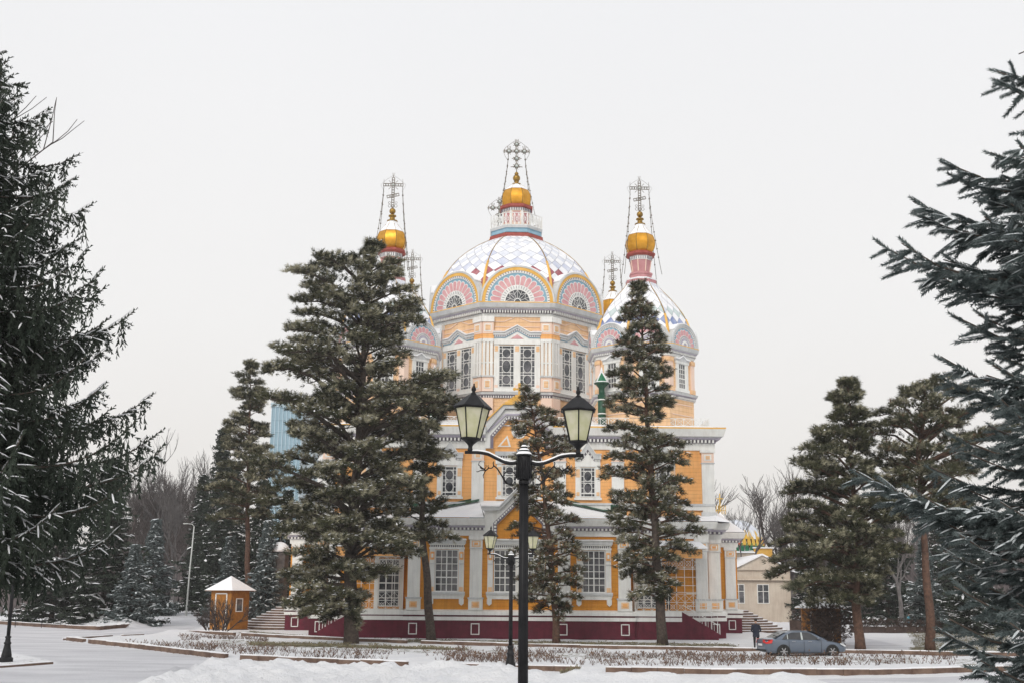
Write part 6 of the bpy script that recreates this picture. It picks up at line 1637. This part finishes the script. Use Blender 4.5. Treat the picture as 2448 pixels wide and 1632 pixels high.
        m=MB(); m.box((3.0,min(s*.86,s*1.05),.98),(3.2,max(s*.86,s*1.05),1.10),'car_paint'); o=m.build('wing_mirror',root); md=o.modifiers.new('b','BEVEL'); md.width=.03; md.segments=2
        m=MB(); m.add([(-.0,s*.45,.80),(-.0,s*.45,.96),(.07,s*.80,.98),(.42,s*.90,.97),(.36,s*.905,.78),(.08,s*.80,.74)],[(0,1,2,3,4,5)],'tail_red'); m.v=[(x-.03,y*1.02,z) for x,y,z in m.v]; m.build('tail_light',root)
        m=MB(); m.add([(4.35,s*.895,.70),(4.30,s*.88,.79),(4.62,s*.70,.74),(4.77,s*.55,.64),(4.75,s*.66,.58),(4.55,s*.86,.60)],[(0,1,2,3,4,5)],'head_glass'); m.v=[(x+.02,y*1.01,z+.01) for x,y,z in m.v]; m.build('headlight',root)
        for x in (1.0,3.85):
            m=MB(); c=(x,s*.86,.33); M_=Matrix.Translation(c)@Matrix.Rotation(PI/2,4,'X'); m.M=M_
            m.lathe([(.22,-.10),(.30,-.11),(.325,-.08),(.33,0),(.325,.08),(.30,.11),(.22,.10)],'tyre',n=28,cap=False); w_=m.build('wheel',root)
            m=MB(); m.M=M_; m.lathe([(.23,-.09),(.225,.09)],'rim',n=24,cap=False); m.lathe([(.06,-s*.085),(.05,-s*.10)],'rim',n=10)
            for k2 in range(6):
                a_=k2*PI/3; m.bar((.05*math.cos(a_),.05*math.sin(a_),-s*.085),(.225*math.cos(a_),.225*math.sin(a_),-s*.075),.05,'rim',.02)
            m.lathe([(.215,-s*.02),(.214,-s*.01)],'black_plastic',n=20)
            m.build('rim',w_)
            m=MB(); m.M=Matrix.Translation((x,0,.33)); m.arch(0,.0,.335,.385,.60 if s<0 else -.94,.94 if s<0 else -.60,'black_plastic',20,R(-12),R(192)); m.disc(0,0,.36,.60 if s<0 else -.928,.928 if s<0 else -.60,'black_plastic',20,R(-30),R(210)); m.build('wheel_arch',root)
    m=MB(); m.add([(.64,-.66,1.04),(.64,.66,1.04),(1.35,.55,1.39),(1.35,-.55,1.39)],[(0,1,2,3)],'car_glass'); m.v=[(x-.03,y,z+.03) for x,y,z in m.v]; m.build('rear_window',root)
    m=MB(); m.add([(3.60,-.66,.97),(3.60,.66,.97),(2.78,.54,1.40),(2.78,-.54,1.40)],[(0,1,2,3)],'car_glass'); m.v=[(x+.03,y,z+.03) for x,y,z in m.v]; m.build('windscreen',root)
    m=MB(); m.box((-.035,-.26,.62),(0.03,.26,.73),'plate_white'); m.build('number_plate',root)
    m=MB(); m.box((-.04,-.7,.33),(.06,.7,.42),'black_plastic'); m.build('bumper_trim',root)
    m=MB(); m.tube([(.9,-.5,1.30),(.86,0,1.34),(.9,.5,1.30)],.02,'black_plastic',5); m.build('roof_spoiler',root)
    m=MB(); m.box((4.79,-.4,.46),(4.83,.4,.56),'black_plastic'); m.build('grille',root)
a=G(1830,1562); b=G(2012,1563)
car('blue grey saloon car parked beside the standing man, facing right',(W(1822,1560,67.2).x,67.6,0),R(9))

# ------------------------------------------------------------------ people
mat('jacket_navy',(.012,.016,.03),(.03,.034,.05),6,.85,.01,20); mat('trousers_dark',(.012,.012,.015),(.03,.028,.03),6,.9); mat('skin',(.42,.24,.17),(.5,.3,.22),8,.6); mat('hair_dark',(.012,.010,.009),(.03,.025,.02),20,.8); mat('jacket_blue',(.12,.42,.55),(.18,.5,.62),6,.8); mat('jacket_black',(.012,.012,.012),(.025,.025,.025),6,.85); mat('bag_red',(.45,.03,.06),(.55,.05,.09),6,.6); mat('dog_brown',(.06,.03,.02),(.13,.07,.04),9,.9,.01,30)
def skin_mesh(nodes,edges,root_i,sub=2):
    me=bpy.data.meshes.new('tmp'); me.from_pydata([n[0] for n in nodes],edges,[]); me.update()
    ob=bpy.data.objects.new('tmp',me); col.objects.link(ob)
    md=ob.modifiers.new('sk','SKIN'); 
    if not me.skin_vertices: me.attributes
    for i,n in enumerate(nodes): sv=me.skin_vertices[0].data[i]; sv.radius=(n[1],n[2] if len(n)>2 else n[1]); sv.use_root=(i==root_i)
    md.use_smooth_shade=True; s=ob.modifiers.new('ss','SUBSURF'); s.levels=sub
    dg=bpy.context.evaluated_depsgraph_get(); dg.update(); ev=ob.evaluated_get(dg); out=bpy.data.meshes.new_from_object(ev)
    bpy.data.objects.remove(ob); return out
def person(label,loc,rz,jacket,trous,arms='front',hat=False,extra=None,sc=1.0):
    root=empty('person',loc,rz); root.scale=(sc,)*3; tag(root,label,'person')
    N=[((0,0,.95),.145,.11),((0,.0,1.15),.145,.11),((0,.01,1.35),.165,.115),((0,.01,1.47),.10,.08),((0,0,1.54),.05,.052),((0,-.01,1.62),.066,.082),((0,-.015,1.70),.074,.092),((0,-.005,1.76),.05,.062)]
    E=[(0,1),(1,2),(2,3),(3,4),(4,5),(5,6),(6,7)]
    def add(p,r,par,r2=None): N.append((p,r,r2 or r)); E.append((par,len(N)-1)); return len(N)-1
    for s in (-1,1):
        h=add((s*.095,0,.86),.095,0); kn=add((s*.10,-.01,.48),.068,h); an=add((s*.105,.015,.09),.042,kn); to=add((s*.12,-.13,.045),.036,an)
        sh=add((s*.19,.01,1.41),.068,2); 
        if arms=='front': el=add((s*.27,.03,1.13),.052,sh); wr=add((s*.15,-.16,1.04),.036,el); pd=Vector((-s*.8,-.5,0)).normalized()
        else: el=add((s*.25,.02,1.12),.052,sh); wr=add((s*.26,-.06,.88),.034,el); pd=Vector((0,-.15,-1)).normalized()
        w=Vector(N[wr][0]); pm=w+pd*.07; palm=add(tuple(pm),.030,wr,.02); sd=pd.cross(Vector((0,1,.2))).normalized()
        for f,(o_,l_) in enumerate(((-.03,.066),(-.01,.076),(.01,.072),(.03,.056))):
            a_=add(tuple(pm+sd*o_+pd*.03),.0095,palm); b_=add(tuple(pm+sd*o_+pd*(.03+l_*.55)+Vector((0,-.008,0))),.0085,a_); add(tuple(pm+sd*o_*.9+pd*(.03+l_)+Vector((0,-.025,0))),.0075,b_)
        t_=add(tuple(w+pd*.035-sd*.04),.0105,wr); add(tuple(w+pd*.075-sd*.055+Vector((0,-.015,0))),.009,t_)
    me=skin_mesh(N,E,0); me.name='body'
    for k in (jacket,trous,'skin','jacket_black'): me.materials.append(MATS[k])
    for p in me.polygons:
        c=p.center; z=c.z
        if z>1.515: mi=2
        elif z<.085: mi=3
        elif z<.86 and abs(c.x)<.2 : mi=1
        elif (Vector(c)-Vector((math.copysign(.13,c.x),-.2,1.03))).length<.10 and arms=='front': mi=2
        elif arms!='front' and z<.87 and abs(c.x)>=.2: mi=2
        else: mi=0
        p.material_index=mi; p.use_smooth=True
    o=bpy.data.objects.new('body',me); col.objects.link(o); o.parent=root
    # jacket hem flare
    m=MB(); 
    for z0,z1,r0,r1 in ((.80,.98,.205,.19),(.98,1.25,.19,.195),(1.25,1.42,.195,.20)):
        vs=[];n=18
        for r,z in ((r0,z0),(r1,z1)):
            for k in range(n): a_=2*PI*k/n; vs.append((r*math.cos(a_),r*.72*math.sin(a_)+.005,z))
        m.add(vs,[(k,(k+1)%n,n+(k+1)%n,n+k) for k in range(n)],jacket,True)
    m.lathe([(.10,1.44),(.085,1.50),(.07,1.545)],jacket,n=12,cap=False); m.build('jacket',root)
    m=MB(); m.lathe([(.086*math.sin(PI*k/10)+.001,-.105*math.cos(PI*k/10)) for k in range(3,11)],'hair_dark' if not hat else 'jacket_black',n=14,c=(0,.018,1.715)); m.v=[(x,y+.0*(z),z+.02) for x,y,z in m.v]; m.build('hair' if not hat else 'hat',root)
    m=MB()
    for s in (-1,1): ball(m,(s*.028,-.092,1.715),.009,'jacket_black',6); ball(m,(s*.078,.0,1.69),.018,'skin',6)
    m.lathe([(.001,1.70),(.012,1.675),(.016,1.665),(.001,1.66)],'skin',n=6,c=(0,-.102,0)); m.tube([(-.022,-.094,1.635),(0,-.1,1.633),(.022,-.094,1.635)],.004,'bag_red',4); m.build('face',root)
    return root
p=G(1809,1555); person('man in dark navy jacket standing with his back turned behind the parked car',(p.x,p.y,0),PI,'jacket_navy','trousers_dark',sc=1.08)
bp=G(2187,1510); person('distant person in light blue jacket on the right lawn beside the dog',(bp.x-.1,bp.y+1.2,0),R(60),'jacket_blue','trousers_dark',arms='down',hat=True,sc=1.0)
pp=W(1598,1440,93.2); r_=person('person in black standing inside the right porch behind the lattice',(pp.x,93.3,2.15),R(20),'jacket_black','trousers_dark',arms='down',hat=True,sc=.98)
def dog(label,loc,rz,sc=1):
    root=empty('dog',loc,rz); root.scale=(sc,)*3; tag(root,label,'dog')
    N=[((0,0,.50),.085,.11),((-.22,0,.50),.10,.14),((-.36,0,.56),.075,.10),((-.46,0,.68),.055,.065),((-.55,0,.72),.055,.06),((-.66,0,.69),.033,.035),((-.73,0,.675),.022,.025),((.18,0,.50),.075,.095),((.33,0,.50),.085,.10),((.45,0,.46),.022,.022),((.58,0,.36),.018,.018),((.68,0,.34),.012,.012)]
    E=[(0,1),(1,2),(2,3),(3,4),(4,5),(5,6),(0,7),(7,8),(8,9),(9,10),(10,11)]
    def add(p,r,par): N.append((p,r,r)); E.append((par,len(N)-1)); return len(N)-1
    for s,dx in ((-1,-.10),(1,.08)):
        a=add((-.27,s*.09,.38),.045,1); b=add((-.27+dx*.5,s*.09,.22),.028,a); c=add((-.27+dx,s*.09,.05),.022,b); add((-.31+dx,s*.09,.02),.026,c)
        a=add((.33,s*.09,.40),.06,8); b=add((.27-dx*.6,s*.09,.28),.038,a); c=add((.39-dx,s*.09,.17),.024,b); d=add((.36-dx,s*.09,.04),.02,c); add((.31-dx,s*.09,.02),.025,d)
    for s in (-1,1): add((-.52,s*.06,.81),.014,4)
    me=skin_mesh(N,E,0,2); me.materials.append(MATS['dog_brown'])
    for q in me.polygons: q.use_smooth=True
    o=bpy.data.objects.new('body',me); col.objects.link(o); o.parent=root
dp=G(2188,1510.5); dog('dark brown dog walking left on the snowy lawn by the person in light blue',(dp.x,dp.y,0),R(5),1.0)

# ------------------------------------------------------------------ light
world=bpy.data.worlds.new('World'); scene.world=world; world.use_nodes=True
nt=world.node_tree; nt.nodes.clear(); L=nt.links.new
out=nt.nodes.new('ShaderNodeOutputWorld'); bg=nt.nodes.new('ShaderNodeBackground'); L(bg.outputs[0],out.inputs[0]); bg.inputs[1].default_value=.1
sky=nt.nodes.new('ShaderNodeTexSky'); sky.sky_type='NISHITA'; sky.sun_disc=False; sky.sun_elevation=R(34); sky.sun_rotation=R(200); sky.air_density=1; sky.dust_density=3; sky.ozone_density=1
tc=nt.nodes.new('ShaderNodeTexCoord'); sp=nt.nodes.new('ShaderNodeSeparateXYZ'); L(tc.outputs['Generated'],sp.inputs[0])
rp=nt.nodes.new('ShaderNodeValToRGB'); L(sp.outputs['Z'],rp.inputs[0])
rp.color_ramp.elements[0].position=0.0; rp.color_ramp.elements[0].color=(.905,.86,.81,1)
rp.color_ramp.elements[1].position=.6; rp.color_ramp.elements[1].color=(.85,.86,.885,1)
e=rp.color_ramp.elements.new(.22); e.color=(.90,.888,.875,1)
cl=nt.nodes.new('ShaderNodeTexNoise'); cl.inputs['Scale'].default_value=2.0; cl.inputs['Detail'].default_value=3; L(tc.outputs['Generated'],cl.inputs['Vector'])
mr=nt.nodes.new('ShaderNodeMapRange'); mr.inputs['To Min'].default_value=9.3; mr.inputs['To Max'].default_value=10.1; L(cl.outputs['Fac'],mr.inputs['Value'])
vm=nt.nodes.new('ShaderNodeVectorMath'); vm.operation='SCALE'; L(rp.outputs[0],vm.inputs[0]); L(mr.outputs[0],vm.inputs['Scale'])
mx=nt.nodes.new('ShaderNodeMixRGB'); mx.inputs[0].default_value=.96; L(sky.outputs[0],mx.inputs[1]); L(vm.outputs[0],mx.inputs[2]); L(mx.outputs[0],bg.inputs[0])
sun=bpy.data.lights.new('sun','SUN'); sun.energy=1.5; sun.angle=R(25); sun.color=(1,.96,.9); so=bpy.data.objects.new('sun',sun); col.objects.link(so)
# sun behind the camera, to the left
so.rotation_euler=(R(90-34),0,R(-20))
scene.view_settings.view_transform='Standard'; scene.view_settings.look='None'; scene.view_settings.gamma=1; scene.view_settings.exposure=0.14
scene.cycles.max_bounces=6; scene.cycles.diffuse_bounces=3; scene.cycles.glossy_bounces=2; scene.cycles.transparent_max_bounces=4

# far woodland (stuff)
mat('far_twigs',(.13,.11,.11),(.20,.17,.17),.2,.95)
VV=[];FF=[];MM=[]; r=np.random.RandomState(5); o_=0
for x0,x1,y0,y1,n,hh in ((-75,-22,205,235,9000,13),(-110,-60,150,200,4000,11),(30,66,190,220,9000,11),(58,125,165,205,11000,14)):
    cx=r.uniform(x0,x1,n//22); cy=r.uniform(y0,y1,n//22); ch=hh*r.uniform(.6,1.1,n//22)
    for a_,b_,h_ in zip(cx,cy,ch):
        zg=float(ground_z(a_,b_))
        for _ in range(22):
            t0=r.uniform(0,.5)*h_*(_>0); bx=a_+r.randn()*.15*h_*.25; w=.10 if _ else .28; ex=r.randn()*h_*.16; ey=r.randn()*h_*.16; l=h_*r.uniform(.3,.55) if _ else h_*.8
            VV+=[(bx-w,b_,zg+t0),(bx+w,b_,zg+t0),(bx+ex,b_+ey,zg+t0+l)]; FF.append((o_,o_+1,o_+2)); MM.append(0); o_+=3
            VV+=[(bx+ex*.5-w*.6,b_,zg+t0+l*.5),(bx+ex*.5+w*.6,b_,zg+t0+l*.5),(bx+ex*.5+r.randn()*h_*.12,b_,zg+t0+l*1.0)]; FF.append((o_,o_+1,o_+2)); MM.append(0); o_+=3
o=bpy.data.objects.new('far_woodland',np_mesh('far_woodland',VV,FF,MM,['far_twigs'])); col.objects.link(o); tag(o,'hazy far woodland of bare grey brown trees behind everything','woodland',kind='stuff')
# haze
hm=bpy.data.materials.new('haze'); hm.use_nodes=True; n_=hm.node_tree; n_.nodes.clear(); ou=n_.nodes.new('ShaderNodeOutputMaterial'); pv=n_.nodes.new('ShaderNodeVolumePrincipled')
pv.inputs['Color'].default_value=(.93,.92,.92,1); pv.inputs['Density'].default_value=.0004; pv.inputs['Anisotropy'].default_value=.2; n_.links.new(pv.outputs[0],ou.inputs['Volume'])
MATS['haze']=hm; m=MB(); m.box((-1520,-60,-2),(1520,2520,75),'haze'); o=m.build('haze'); o['kind']='stuff'; o['label']='thin winter haze in the air'; o['category']='haze'
